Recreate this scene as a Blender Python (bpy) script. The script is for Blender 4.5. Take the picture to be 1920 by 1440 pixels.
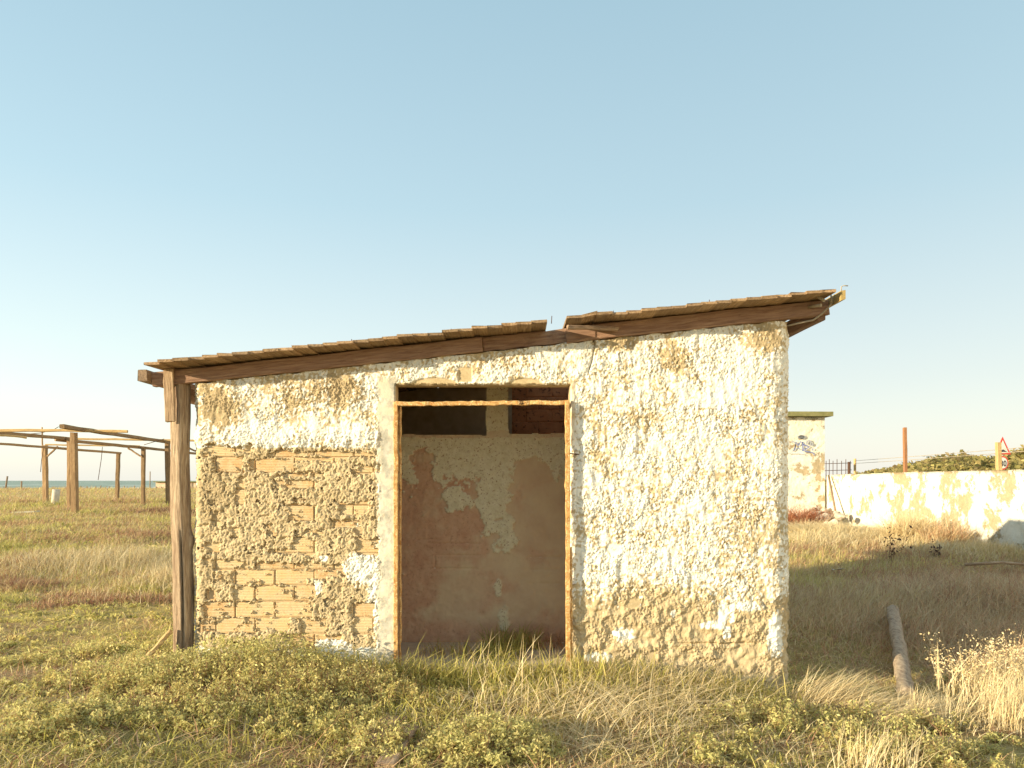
import bpy, math, random
import numpy as np
from mathutils import Matrix, Vector
random.seed(7)
RNG = np.random.default_rng(11)
S = bpy.context.scene
for o in list(bpy.data.objects):
    bpy.data.objects.remove(o)

# ------------------------------------------------------------------ camera, sky, sun, exposure
EYE, F, HZ = 1.45, 1400.0, 901.0          # eye height (m), focal length and horizon row in 1920-px units
cam = bpy.data.cameras.new('camera')
cam.sensor_width = 36.0
cam.lens = F / 1920 * 36
cam.shift_y = (HZ - 720) / 1920
cam.clip_end = 20000
camo = bpy.data.objects.new('camera', cam)
camo.location = (0, 0, EYE)
camo.rotation_euler = (math.pi / 2, 0, 0)
S.collection.objects.link(camo)
S.camera = camo

SUN_EL = math.radians(11.2)
SUN_AZ = math.atan2(-0.905, -0.425)       # towards the sun, as atan2(x, y)
w = bpy.data.worlds.new('World')
S.world = w
w.use_nodes = True
wn = w.node_tree
wn.nodes.clear()
sky = wn.nodes.new('ShaderNodeTexSky')
sky.sky_type = 'NISHITA'
sky.sun_disc = False
sky.sun_elevation = SUN_EL
sky.sun_rotation = -SUN_AZ
sky.altitude = 0
sky.air_density = 1.0
sky.dust_density = 1.6
sky.ozone_density = 1.0
tint = wn.nodes.new('ShaderNodeMix')
tint.data_type = 'RGBA'
tint.blend_type = 'MULTIPLY'
tint.inputs[0].default_value = 1.0
tint.inputs[7].default_value = (1.0, 0.98, 0.80, 1)
bg = wn.nodes.new('ShaderNodeBackground')
bg.inputs[1].default_value = 0.13
wo = wn.nodes.new('ShaderNodeOutputWorld')
wn.links.new(sky.outputs[0], tint.inputs[6])
wtc = wn.nodes.new('ShaderNodeTexCoord')
wsp = wn.nodes.new('ShaderNodeSeparateXYZ')
wn.links.new(wtc.outputs['Generated'], wsp.inputs[0])
hzr = wn.nodes.new('ShaderNodeValToRGB')          # thin even haze, palest at the horizon all the way round
for q, (p_, c_) in zip([hzr.color_ramp.elements[0], hzr.color_ramp.elements[1], hzr.color_ramp.elements.new(.12), hzr.color_ramp.elements.new(.34), hzr.color_ramp.elements.new(.7)],
                       [(0.0, (1.0, .99, .93)), (1.0, (.26, .45, .58)), (.12, (.78, .84, .86)), (.34, (.51, .70, .80)), (.7, (.33, .54, .67))]):
    q.position = p_; q.color = (c_[0], c_[1], c_[2], 1)
wn.links.new(wsp.outputs[2], hzr.inputs[0])
hsc = wn.nodes.new('ShaderNodeVectorMath'); hsc.operation = 'SCALE'; hsc.inputs['Scale'].default_value = 2.44
wn.links.new(hzr.outputs[0], hsc.inputs[0])
hmx = wn.nodes.new('ShaderNodeMix'); hmx.data_type = 'RGBA'; hmx.inputs[0].default_value = 0.8
wn.links.new(tint.outputs[2], hmx.inputs[6])
wn.links.new(hsc.outputs[0], hmx.inputs[7])
wn.links.new(hmx.outputs[2], bg.inputs[0])
wn.links.new(bg.outputs[0], wo.inputs[0])

sl = bpy.data.lights.new('sun', 'SUN')
sl.energy = 3.05
sl.angle = math.radians(0.5)
sl.color = (1.0, 0.835, 0.555)
so = bpy.data.objects.new('sun', sl)
d = Vector((math.sin(SUN_AZ) * math.cos(SUN_EL), math.cos(SUN_AZ) * math.cos(SUN_EL), math.sin(SUN_EL)))
so.rotation_euler = d.to_track_quat('Z', 'Y').to_euler()
so.location = d * 60
S.collection.objects.link(so)

S.view_settings.view_transform = 'Standard'
S.view_settings.look = 'None'
S.view_settings.gamma = 1
S.view_settings.use_curve_mapping = False
S.view_settings.exposure = 1.68
S.render.engine = 'CYCLES'

# ------------------------------------------------------------------ helpers
def ss(a, b, x):
    t = np.clip((np.asarray(x, float) - a) / (b - a), 0, 1)
    return t * t * (3 - 2 * t)

def _hash(i, j, seed):
    h = (i.astype(np.int64) * 374761393 + j.astype(np.int64) * 668265263 + seed * 974634361) & 0xffffffff
    h = ((h ^ (h >> 13)) * 1274126177) & 0xffffffff
    return (h ^ (h >> 16)) & 0xffffffff

def perlin(x, y, seed=0):
    x = np.asarray(x, float); y = np.asarray(y, float)
    x, y = np.broadcast_arrays(x, y)
    i = np.floor(x).astype(np.int64); j = np.floor(y).astype(np.int64)
    fx = x - i; fy = y - j
    u = fx * fx * fx * (fx * (fx * 6 - 15) + 10); v = fy * fy * fy * (fy * (fy * 6 - 15) + 10)
    def g(di, dj):
        a = _hash(i + di, j + dj, seed) / 4294967296.0 * 2 * np.pi
        return np.cos(a) * (fx - di) + np.sin(a) * (fy - dj)
    n0 = g(0, 0) * (1 - u) + g(1, 0) * u
    n1 = g(0, 1) * (1 - u) + g(1, 1) * u
    return (n0 * (1 - v) + n1 * v) * 1.5

def fbm(x, y, seed=0, oct=4, gain=0.5):
    s = 0; a = 1; f = 1; t = 0
    for k in range(oct):
        s = s + a * perlin(x * f, y * f, seed + k * 17); t += a; a *= gain; f *= 2.03
    return s / t * 1.6

def finish(o, parent=None, label=None, cat=None, group=None, kind=None):
    S.collection.objects.link(o)
    if parent is not None:
        o.parent = parent
        o.matrix_parent_inverse = Matrix.Translation(parent.location).inverted()
    if label: o['label'] = label
    if cat: o['category'] = cat
    if group: o['group'] = group
    if kind: o['kind'] = kind
    return o

def mesh_data(name, V, F, mat=None, attrs=None, smooth=False):
    V = np.ascontiguousarray(V, np.float32); F = np.ascontiguousarray(F, np.int32)
    me = bpy.data.meshes.new(name)
    k = F.shape[1]
    me.vertices.add(len(V)); me.vertices.foreach_set('co', V.ravel())
    me.loops.add(F.size); me.loops.foreach_set('vertex_index', F.ravel())
    me.polygons.add(len(F))
    me.polygons.foreach_set('loop_start', np.arange(0, F.size, k, dtype=np.int32))
    if attrs:
        for n, a in attrs.items():
            a = np.asarray(a, np.float32)
            if a.ndim == 1:
                at = me.attributes.new(n, 'FLOAT', 'POINT'); at.data.foreach_set('value', a)
            else:
                c = np.ones((len(V), 4), np.float32); c[:, :3] = a[:, :3]
                at = me.attributes.new(n, 'FLOAT_COLOR', 'POINT'); at.data.foreach_set('color', c.ravel())
    me.update(calc_edges=True)
    me.validate()
    if smooth: me.polygons.foreach_set('use_smooth', np.ones(len(F), bool))
    if mat: me.materials.append(mat)
    return me

def mk(name, V, F, mat=None, parent=None, attrs=None, smooth=False, **kw):
    o = bpy.data.objects.new(name, mesh_data(name, V, F, mat, attrs, smooth))
    return finish(o, parent, **kw)

def poly(name, verts, faces, mat, parent=None, **kw):
    me = bpy.data.meshes.new(name); me.from_pydata([tuple(v) for v in verts], [], faces); me.update()
    if mat: me.materials.append(mat)
    return finish(bpy.data.objects.new(name, me), parent, **kw)

def empty(name, loc, label, cat, group=None):
    o = bpy.data.objects.new(name, None); o.location = loc; o.empty_display_size = 0.2
    return finish(o, None, label, cat, group)

BOXF = [(0, 3, 2, 1), (4, 5, 6, 7), (0, 1, 5, 4), (1, 2, 6, 5), (2, 3, 7, 6), (3, 0, 4, 7)]
def box(name, a, b, mat, parent=None, **kw):
    (x0, y0, z0), (x1, y1, z1) = a, b
    v = [(x0, y0, z0), (x1, y0, z0), (x1, y1, z0), (x0, y1, z0), (x0, y0, z1), (x1, y0, z1), (x1, y1, z1), (x0, y1, z1)]
    return poly(name, v, BOXF, mat, parent, **kw)

def frame(p0, p1, roll=0.0):
    p0 = Vector(p0); p1 = Vector(p1)
    x = (p1 - p0).normalized()
    up = Vector((0, 0, 1)) if abs(x.z) < 0.9 else Vector((0, -1, 0))
    y = up.cross(x).normalized(); z = x.cross(y)
    m = Matrix((x, y, z)).transposed().to_4x4()
    m.translation = p0
    return m @ Matrix.Rotation(roll, 4, 'X')

def beam_mesh(name, L, wd, ht, mat, seg=10, jit=0.004, cham=0.006, seed=0, bow=0.0, taper=0.0):
    """Sawn timber along local X: eight-sided chamfered section, slightly bowed and uneven."""
    r = np.random.default_rng(seed)
    seg = max(2, seg); a, b, c = wd / 2, ht / 2, cham
    sec = np.array([(-a, -b + c), (-a + c, -b), (a - c, -b), (a, -b + c), (a, b - c), (a - c, b), (-a + c, b), (-a, b - c)])
    V = []; F = []
    for i in range(seg + 1):
        t = i / seg
        off = r.normal(0, jit * 0.5, 2); off[1] += bow * math.sin(math.pi * t)
        s = sec * (1 - taper * t) + r.normal(0, jit * 0.35, (8, 2)) + off
        xj = r.normal(0, jit, 8) if i in (0, seg) else np.zeros(8)
        V += [(L * t + xj[k], s[k, 0], s[k, 1]) for k in range(8)]
    for i in range(seg):
        for k in range(8):
            F.append((i * 8 + k, i * 8 + (k + 1) % 8, i * 8 + 8 + (k + 1) % 8, i * 8 + 8 + k))
    F.append(tuple(range(7, -1, -1))); F.append(tuple(seg * 8 + k for k in range(8)))
    me = bpy.data.meshes.new(name); me.from_pydata(V, [], F); me.update()
    me.materials.append(mat)
    return me

def beam(name, p0, p1, wd, ht, mat, parent=None, roll=0.0, label=None, cat=None, group=None, **k):
    L = (Vector(p1) - Vector(p0)).length
    o = bpy.data.objects.new(name, beam_mesh(name, L, wd, ht, mat, **k))
    o.matrix_world = frame(p0, p1, roll)
    return finish(o, parent, label, cat, group)

def tube(name, pts, r, mat, parent=None, n=8, jit=0.0, seed=0, taper=None, **kw):
    pts = [Vector(p) for p in pts]; rr = np.random.default_rng(seed)
    V = []; F = []
    for i, p in enumerate(pts):
        t = (pts[min(i + 1, len(pts) - 1)] - pts[max(i - 1, 0)]).normalized()
        up = Vector((0, 0, 1)) if abs(t.z) < 0.9 else Vector((0, 1, 0))
        a = up.cross(t).normalized(); b = t.cross(a)
        ra = r if taper is None else r * (1 + (taper - 1) * i / (len(pts) - 1))
        for k in range(n):
            q = ra * (1 + rr.normal(0, jit)); an = 2 * math.pi * k / n
            V.append(p + a * math.cos(an) * q + b * math.sin(an) * q)
    for i in range(len(pts) - 1):
        for k in range(n):
            F.append((i * n + k, i * n + (k + 1) % n, i * n + n + (k + 1) % n, i * n + n + k))
    F.append(tuple(range(n - 1, -1, -1))); F.append(tuple((len(pts) - 1) * n + k for k in range(n)))
    o = poly(name, V, F, mat, parent, **kw)
    for p in o.data.polygons: p.use_smooth = len(p.vertices) == 4
    return o

# ------------------------------------------------------------------ materials
class NT:
    def __init__(s, name, rough=0.9, spec=0.2):
        s.m = bpy.data.materials.new(name); s.m.use_nodes = True
        s.t = s.m.node_tree; s.t.nodes.clear()
        s.out = s.n('ShaderNodeOutputMaterial'); s.b = s.n('ShaderNodeBsdfPrincipled')
        s.b.inputs['Roughness'].default_value = rough
        s.b.inputs['Specular IOR Level'].default_value = spec
        s.l(s.b.outputs[0], s.out.inputs[0])
        s.tc = s.n('ShaderNodeTexCoord')
    def n(s, k): return s.t.nodes.new(k)
    def l(s, a, b): s.t.links.new(a, b)
    def map(s, scale=(1, 1, 1), src='Object', loc=None):
        m = s.n('ShaderNodeMapping'); m.inputs['Scale'].default_value = scale
        s.l(s.tc.outputs[src], m.inputs[0])
        if loc is not None: s.l(loc, m.inputs['Location'])
        return m.outputs[0]
    def rndloc(s, k=40.0):
        oi = s.n('ShaderNodeObjectInfo'); v = s.n('ShaderNodeVectorMath'); v.operation = 'SCALE'
        c = s.n('ShaderNodeCombineXYZ')
        for i in range(3): s.l(oi.outputs['Random'], c.inputs[i])
        s.l(c.outputs[0], v.inputs[0]); v.inputs['Scale'].default_value = k
        return v.outputs[0]
    def noise(s, vec, scale=5, detail=5, rough=0.6, dist=0.0):
        n = s.n('ShaderNodeTexNoise'); s.l(vec, n.inputs['Vector'])
        n.inputs['Scale'].default_value = scale; n.inputs['Detail'].default_value = detail
        n.inputs['Roughness'].default_value = rough; n.inputs['Distortion'].default_value = dist
        return n.outputs[0]
    def ramp(s, fac, stops, interp='LINEAR'):
        r = s.n('ShaderNodeValToRGB'); s.l(fac, r.inputs[0]); r.color_ramp.interpolation = interp
        e = r.color_ramp.elements
        while len(e) < len(stops): e.new(0.5)
        for q, (p, c) in zip(e, stops):
            q.position = p; q.color = (*c, 1) if len(c) == 3 else c
        return r.outputs[0]
    def step(s, fac, a, b): return s.ramp(fac, [(a, (0, 0, 0)), (b, (1, 1, 1))])
    def mix(s, fac, a, b, blend='MIX'):
        m = s.n('ShaderNodeMix'); m.data_type = 'RGBA'; m.blend_type = blend
        for i, v in ((0, fac), (6, a), (7, b)):
            if hasattr(v, 'links') or hasattr(v, 'is_linked'): s.l(v, m.inputs[i])
            elif isinstance(v, (int, float)): m.inputs[i].default_value = v
            else: m.inputs[i].default_value = (*v, 1)
        return m.outputs[2]
    def math(s, op, a, b=0.0):
        m = s.n('ShaderNodeMath'); m.operation = op
        for i, v in ((0, a), (1, b)):
            if isinstance(v, (int, float)): m.inputs[i].default_value = v
            else: s.l(v, m.inputs[i])
        return m.outputs[0]
    def attr(s, name, col=False):
        a = s.n('ShaderNodeAttribute'); a.attribute_name = name
        return a.outputs['Color' if col else 'Fac']
    def bump(s, h, strength=0.5, dist=0.01):
        b = s.n('ShaderNodeBump'); b.inputs['Strength'].default_value = strength; b.inputs['Distance'].default_value = dist
        s.l(h, b.inputs['Height']); s.l(b.outputs[0], s.b.inputs['Normal'])
    def col(s, c):
        if isinstance(c, tuple): s.b.inputs['Base Color'].default_value = (*c, 1)
        else: s.l(c, s.b.inputs['Base Color'])
        return s.m

def m_wood(name, lo, mid, hi, grain=14, rough=0.85):
    t = NT(name, rough)
    loc = t.rndloc()
    v = t.map((1.0, grain, grain), loc=loc)
    g = t.noise(v, 5, 6, 0.65, 0.3)
    big = t.noise(t.map((1, 2, 2), loc=loc), 2.2, 3)
    c = t.ramp(g, [(0.28, lo), (0.5, mid), (0.75, hi)])
    c = t.mix(t.step(big, 0.35, 0.75), c, t.mix(0.5, c, lo))
    sp = t.noise(t.map((1, 1, 1), loc=loc), 60, 2)
    c = t.mix(t.math('MULTIPLY', t.step(sp, 0.62, 0.75), 0.4), c, lo)
    oi = t.n('ShaderNodeObjectInfo')
    c = t.mix(1.0, c, t.ramp(oi.outputs['Random'], [(0, (.72, .72, .72)), (1, (1.15, 1.12, 1.08))]), 'MULTIPLY')
    t.bump(g, 0.8, 0.010)
    return t.col(c)

M = {}
M['wood'] = m_wood('weathered_timber', (0.17, 0.115, 0.08), (0.35, 0.245, 0.165), (0.52, 0.40, 0.275))
M['wood_red'] = m_wood('reddish_timber', (0.16, 0.095, 0.068), (0.30, 0.19, 0.135), (0.44, 0.31, 0.22))
M['wood_board'] = m_wood('roof_board_timber', (0.18, 0.115, 0.07), (0.38, 0.26, 0.155), (0.55, 0.41, 0.26))
M['wood_grey'] = m_wood('grey_timber', (0.17, 0.11, 0.075), (0.36, 0.26, 0.17), (0.52, 0.42, 0.30))
M['wood_pale'] = m_wood('pale_timber', (0.30, 0.19, 0.09), (0.50, 0.36, 0.17), (0.66, 0.50, 0.28))
M['wood_perg'] = m_wood('pergola_timber', (0.20, 0.12, 0.065), (0.36, 0.24, 0.13), (0.46, 0.33, 0.19), 6)

def m_plaster():
    t = NT('rough_cast_plaster', 0.95, 0.1)
    o = t.map()
    n1 = t.noise(o, 55, 4); n2 = t.noise(o, 7, 5)
    tan = t.ramp(n2, [(0.3, (0.50, 0.395, 0.235)), (0.7, (0.62, 0.505, 0.325))])
    tan = t.mix(t.step(n1, 0.45, 0.8), tan, (0.43, 0.325, 0.195))
    wh = t.ramp(n2, [(0.3, (0.78, 0.75, 0.66)), (0.7, (0.86, 0.84, 0.77))])
    gr = t.ramp(t.noise(o, 12, 6, 0.7), [(0.35, (0.34, 0.335, 0.29)), (0.65, (0.62, 0.61, 0.54))])
    tan = t.mix(t.math('MULTIPLY', t.attr('stain'), 0.75), tan, (0.34, 0.26, 0.15))
    c = t.mix(t.attr('paint'), tan, wh)
    c = t.mix(t.attr('grey'), c, gr)
    t.bump(t.noise(o, 110, 4, 0.65), 0.45, 0.006)
    return t.col(c)
M['plaster'] = m_plaster()

def m_brick():
    t = NT('hollow_brick_clay', 0.9, 0.15)
    loc = t.rndloc()
    o = t.map((1, 1, 1), loc=loc)
    oi = t.n('ShaderNodeObjectInfo')
    base = t.ramp(oi.outputs['Random'], [(0, (0.60, 0.38, 0.19)), (0.5, (0.68, 0.475, 0.25)), (1, (0.72, 0.54, 0.31))])
    c = t.mix(t.step(t.noise(o, 16, 5), 0.40, 0.62), base, (0.62, 0.49, 0.30))
    c = t.mix(t.math('MULTIPLY', t.step(t.noise(o, 70, 2), 0.6, 0.7), 0.5), c, (0.33, 0.17, 0.08))
    wv = t.n('ShaderNodeTexWave'); wv.wave_type = 'BANDS'; wv.bands_direction = 'Z'
    wv.inputs['Scale'].default_value = 26; wv.inputs['Distortion'].default_value = 0.6
    t.l(t.map(), wv.inputs['Vector'])
    h = t.math('ADD', t.math('MULTIPLY', wv.outputs['Fac'], 0.8), t.noise(o, 60, 3))
    t.bump(h, 0.55, 0.006)
    return t.col(c)
M['brick'] = m_brick()

def m_simple(name, c1, c2, scale=8, rough=0.9, bump=0.4, bd=0.006, spots=None, spec=0.2):
    t = NT(name, rough, spec)
    o = t.map(loc=t.rndloc())
    n = t.noise(o, scale, 6, 0.65)
    c = t.ramp(n, [(0.32, c1), (0.68, c2)])
    if spots: c = t.mix(t.step(t.noise(o, scale * 3.1, 5), 0.55, 0.66), c, spots)
    t.bump(t.noise(o, scale * 8, 4), bump, bd)
    return t.col(c)
M['mortar'] = m_simple('mortar_core', (0.46, 0.35, 0.21), (0.58, 0.46, 0.30), 10)
M['inner_brick'] = m_simple('inner_brickwork', (0.46, 0.19, 0.09), (0.60, 0.29, 0.15), 9, spots=(0.22, 0.09, 0.05))
M['inner_plain'] = m_simple('inner_plaster_plain', (0.62, 0.45, 0.32), (0.74, 0.59, 0.44), 4, spots=(0.40, 0.34, 0.24))
M['concrete'] = m_simple('concrete', (0.55, 0.46, 0.35), (0.68, 0.60, 0.48), 9)
M['slab'] = m_simple('mossy_slab', (0.16, 0.16, 0.065), (0.27, 0.25, 0.12), 6)
M['rust'] = m_simple('rust_paint_steel', (0.36, 0.15, 0.035), (0.68, 0.46, 0.20), 26, 0.75, 0.6, 0.003, spots=(0.72, 0.58, 0.34))
M['rust_pole'] = m_simple('rusted_pole', (0.26, 0.12, 0.06), (0.36, 0.18, 0.085), 5, 0.8)
M['dark_iron'] = m_simple('dark_iron', (0.06, 0.035, 0.025), (0.13, 0.07, 0.045), 12, 0.7)
M['wire'] = m_simple('grey_cable', (0.34, 0.28, 0.20), (0.48, 0.42, 0.32), 20, 0.6)
M['white_scrap'] = m_simple('white_scrap', (0.46, 0.42, 0.34), (0.60, 0.55, 0.46), 10)
M['trim'] = m_simple('yellow_trim', (0.32, 0.23, 0.09), (0.42, 0.31, 0.13), 12)
M['stone'] = m_simple('rubble_stone', (0.36, 0.31, 0.25), (0.62, 0.55, 0.44), 14)
M['sand'] = m_simple('beach_sand', (0.52, 0.41, 0.26), (0.62, 0.50, 0.33), 0.4)

def m_inner():
    t = NT('inner_wall_plaster', 0.95, 0.1)
    o = t.map()
    red = t.ramp(t.noise(o, 9, 5, 0.7), [(0.3, (0.56, 0.315, 0.205)), (0.7, (0.68, 0.445, 0.29))])
    red = t.mix(t.math('MULTIPLY', t.step(t.noise(o, 45, 4), 0.55, 0.72), 0.6), red, (0.36, 0.19, 0.135))
    cr = t.ramp(t.noise(o, 22, 6, 0.75), [(0.3, (0.66, 0.58, 0.37)), (0.66, (0.82, 0.75, 0.55))])
    cr = t.mix(t.step(t.noise(o, 60, 3, 0.7), 0.58, 0.66), cr, (0.40, 0.24, 0.14))
    mid = t.ramp(t.noise(o, 5, 4), [(0.3, (0.64, 0.46, 0.30)), (0.7, (0.72, 0.57, 0.37))])
    c = t.mix(t.attr('damp'), red, mid)
    c = t.mix(t.attr('paint'), c, cr)
    t.bump(t.noise(o, 70, 4), 0.5, 0.004)
    return t.col(c)
M['inner'] = m_inner()

def m_whitewall(name, amount=0.5):
    t = NT(name, 0.95, 0.1)
    o = t.map()
    wh = t.ramp(t.noise(o, 4, 5), [(0.3, (0.70, 0.65, 0.53)), (0.7, (0.80, 0.77, 0.68))])
    tan = t.ramp(t.noise(o, 11, 5), [(0.3, (0.36, 0.285, 0.175)), (0.7, (0.48, 0.39, 0.255))])
    stretch = t.map((1, 1, 0.95))
    k = t.step(t.noise(stretch, 1.5, 10, 0.72, 0.15), amount, amount + 0.03)
    c = t.mix(k, wh, tan)
    k2 = t.step(t.noise(o, 3.1, 8, 0.7), 0.60, 0.63)
    c = t.mix(k2, c, (0.42, 0.33, 0.20))
    h = t.math('ADD', t.noise(o, 14, 6, 0.7), t.math('MULTIPLY', k, -0.35))
    t.bump(h, 0.8, 0.03)
    return t.col(c)
M['whitewall'] = m_whitewall('flaking_white_wall', 0.515)
M['hutwall'] = m_whitewall('flaking_hut_wall', 0.525)

def m_leaf(name, transl=0.42):
    t = NT(name, 0.7, 0.25)
    c = t.attr('col', True)
    t.l(c, t.b.inputs['Base Color'])
    tr = t.n('ShaderNodeBsdfTranslucent'); t.l(c, tr.inputs['Color'])
    mx = t.n('ShaderNodeMixShader'); mx.inputs[0].default_value = transl
    t.l(t.b.outputs[0], mx.inputs[1]); t.l(tr.outputs[0], mx.inputs[2]); t.l(mx.outputs[0], t.out.inputs[0])
    return t.m
M['leaf'] = m_leaf('leaf_blade')
M['straw'] = m_leaf('straw_blade', 0.2)

def m_ground():
    t = NT('soil_and_thatch', 1.0, 0.05)
    o = t.map()
    a = t.noise(o, 0.55, 6, 0.65); b = t.noise(o, 9, 6, 0.75); c3 = t.noise(o, 60, 4, 0.7)
    soil = t.ramp(b, [(0.3, (0.28, 0.17, 0.11)), (0.55, (0.46, 0.325, 0.195)), (0.8, (0.62, 0.48, 0.30))])
    grass = t.ramp(b, [(0.3, (0.25, 0.22, 0.07)), (0.6, (0.46, 0.39, 0.14)), (0.85, (0.58, 0.48, 0.22))])
    c = t.mix(t.step(a, 0.40, 0.60), soil, grass)
    c = t.mix(t.step(c3, 0.5, 0.75), c, t.mix(0.5, c, (0.50, 0.38, 0.22)))
    t.bump(t.math('ADD', b, t.math('MULTIPLY', c3, 0.5)), 1.0, 0.05)
    return t.col(c)
M['ground'] = m_ground()

def m_sea():
    t = NT('sea_water', 0.6, 0.15)
    v = t.map((0.012, 0.05, 1)); v2 = t.map((0.035, 0.045, 1))
    n = t.noise(v, 1.0, 6, 0.6)
    c = t.ramp(n, [(0.3, (0.22, 0.285, 0.225)), (0.7, (0.34, 0.40, 0.33))])
    sep = t.n('ShaderNodeSeparateXYZ'); t.l(t.tc.outputs['Object'], sep.inputs[0])
    near = t.ramp(t.math('DIVIDE', sep.outputs[1], 420.0), [(0.25, (1, 1, 1)), (0.62, (0.35, 0.35, 0.35)), (1.0, (0.0, 0.0, 0.0))])
    foam = t.step(t.math('ADD', t.noise(v2, 1.0, 5, 0.6, 0.4), t.math('MULTIPLY', near, 0.15)), 0.60, 0.66)
    c = t.mix(foam, c, (0.80, 0.80, 0.74))
    t.bump(t.noise(t.map((0.1, 0.35, 1)), 1.0, 5), 0.6, 1.0)
    return t.col(c)
M['sea'] = m_sea()

# ------------------------------------------------------------------ ground and sea
def gz(x, y):
    x = np.asarray(x, float); y = np.asarray(y, float)
    z = 0.38 * ss(6, 17, y) * ss(0.5, -8, x) + 0.12 * ss(-0.4, -2.6, x) - 0.15 * ss(0.4, 2.3, x) * (1 - ss(6.5, 9, y))
    z = z + 0.20 * ss(8, 13, y) * ss(2.5, 7, x)
    z = z + 0.035 * fbm(x * 0.55, y * 0.55, 3, 4) * (1 + ss(8, 25, y)) * (1 - ss(40, 80, y))
    shed = ss(-2.7, -2.4, x) * ss(2.45, 2.15, x) * ss(5.5, 5.75, y) * ss(8.8, 8.4, y)
    z = z * (1 - shed) - 0.06 * shed
    z = z - 2.6 * ss(88, 112, y)
    return z

def axis(parts):
    return np.unique(np.concatenate([np.arange(a, b, s) for a, b, s in parts]))
gx = axis([(-3000, -200, 200), (-200, -40, 8), (-40, -8, 0.5), (-8, 10, 0.1), (10, 40, 0.5), (40, 200, 8), (200, 3001, 200)])
gy = axis([(-400, -20, 40), (-20, 2, 1.5), (2, 12, 0.1), (12, 40, 0.35), (40, 140, 1.5), (140, 401, 40)])
GX, GY = np.meshgrid(gx, gy)
V = np.stack([GX, GY, gz(GX, GY)], -1).reshape(-1, 3)
def gridF(nr, nc):
    i = np.arange(nr - 1)[:, None] * nc + np.arange(nc - 1)[None]
    return np.stack([i, i + 1, i + nc + 1, i + nc], -1).reshape(-1, 4)
mk('ground', V, gridF(len(gy), len(gx)), M['ground'], smooth=True, kind='structure')
box('sea', (-9000, 96, -9), (9000, 9500, -0.75), M['sea'], kind='structure')

# ------------------------------------------------------------------ the shed
YF = 5.6
PX = 0.004
def zt(X): return 1.45 + (901 - 718) * PX + (X + 2.32) * 0.1073     # top of the front wall
XL, XR = -2.37, 2.10
DX0, DX1, DZ = -0.872, 0.432, 2.166                                  # doorway
shed = empty('shed', (0, YF, 0), 'derelict whitewashed brick shed with sloping plank roof and open doorway', 'shed')

def inrect(x, y, r, soft=5):
    x0, y0, x1, y1 = r
    return np.clip(np.minimum(np.minimum(x - x0, x1 - x), np.minimum(y - y0, y1 - y)) / soft, -3, 1)

def inell(x, y, e):
    cx, cy, rx, ry = e
    return 1 - np.sqrt(((x - cx) / rx) ** 2 + ((y - cy) / ry) ** 2)

EXPO = [(385, 838, 440, 856), (398, 838, 470, 848), (402, 857, 455, 886), (470, 862, 552, 884), (505, 846, 620, 854), (620, 848, 705, 858),
        (676, 873, 712, 887), (545, 858, 630, 863), (514, 901, 590, 916), (520, 888, 600, 893), (545, 948, 590, 976), (638, 944, 686, 966), (664, 950, 676, 1000),
        (622, 976, 660, 990), (436, 988, 448, 1010), (560, 1010, 592, 1038), (505, 1030, 592, 1038), (548, 1020, 585, 1036),
        (671, 1010, 709, 1040), (402, 1052, 462, 1068), (480, 1056, 600, 1068), (600, 1058, 640, 1070), (438, 1068, 512, 1097), (512, 1068, 574, 1098), (572, 1070, 630, 1082),
        (386, 1104, 404, 1126), (440, 1100, 476, 1126), (476, 1098, 550, 1127), (550, 1098, 590, 1127), (384, 1128, 440, 1156), (440, 1127, 586, 1158),
        (374, 1158, 404, 1184), (404, 1158, 476, 1186), (476, 1158, 545, 1182), (566, 1160, 612, 1190), (660, 1130, 700, 1160), (664, 1160, 700, 1190),
        (538, 1190, 590, 1214), (600, 1192, 640, 1198), (398, 960, 410, 985), (392, 1020, 410, 1036), (383, 1046, 396, 1060), (452, 895, 458, 930), (445, 905, 456, 945)]

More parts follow.
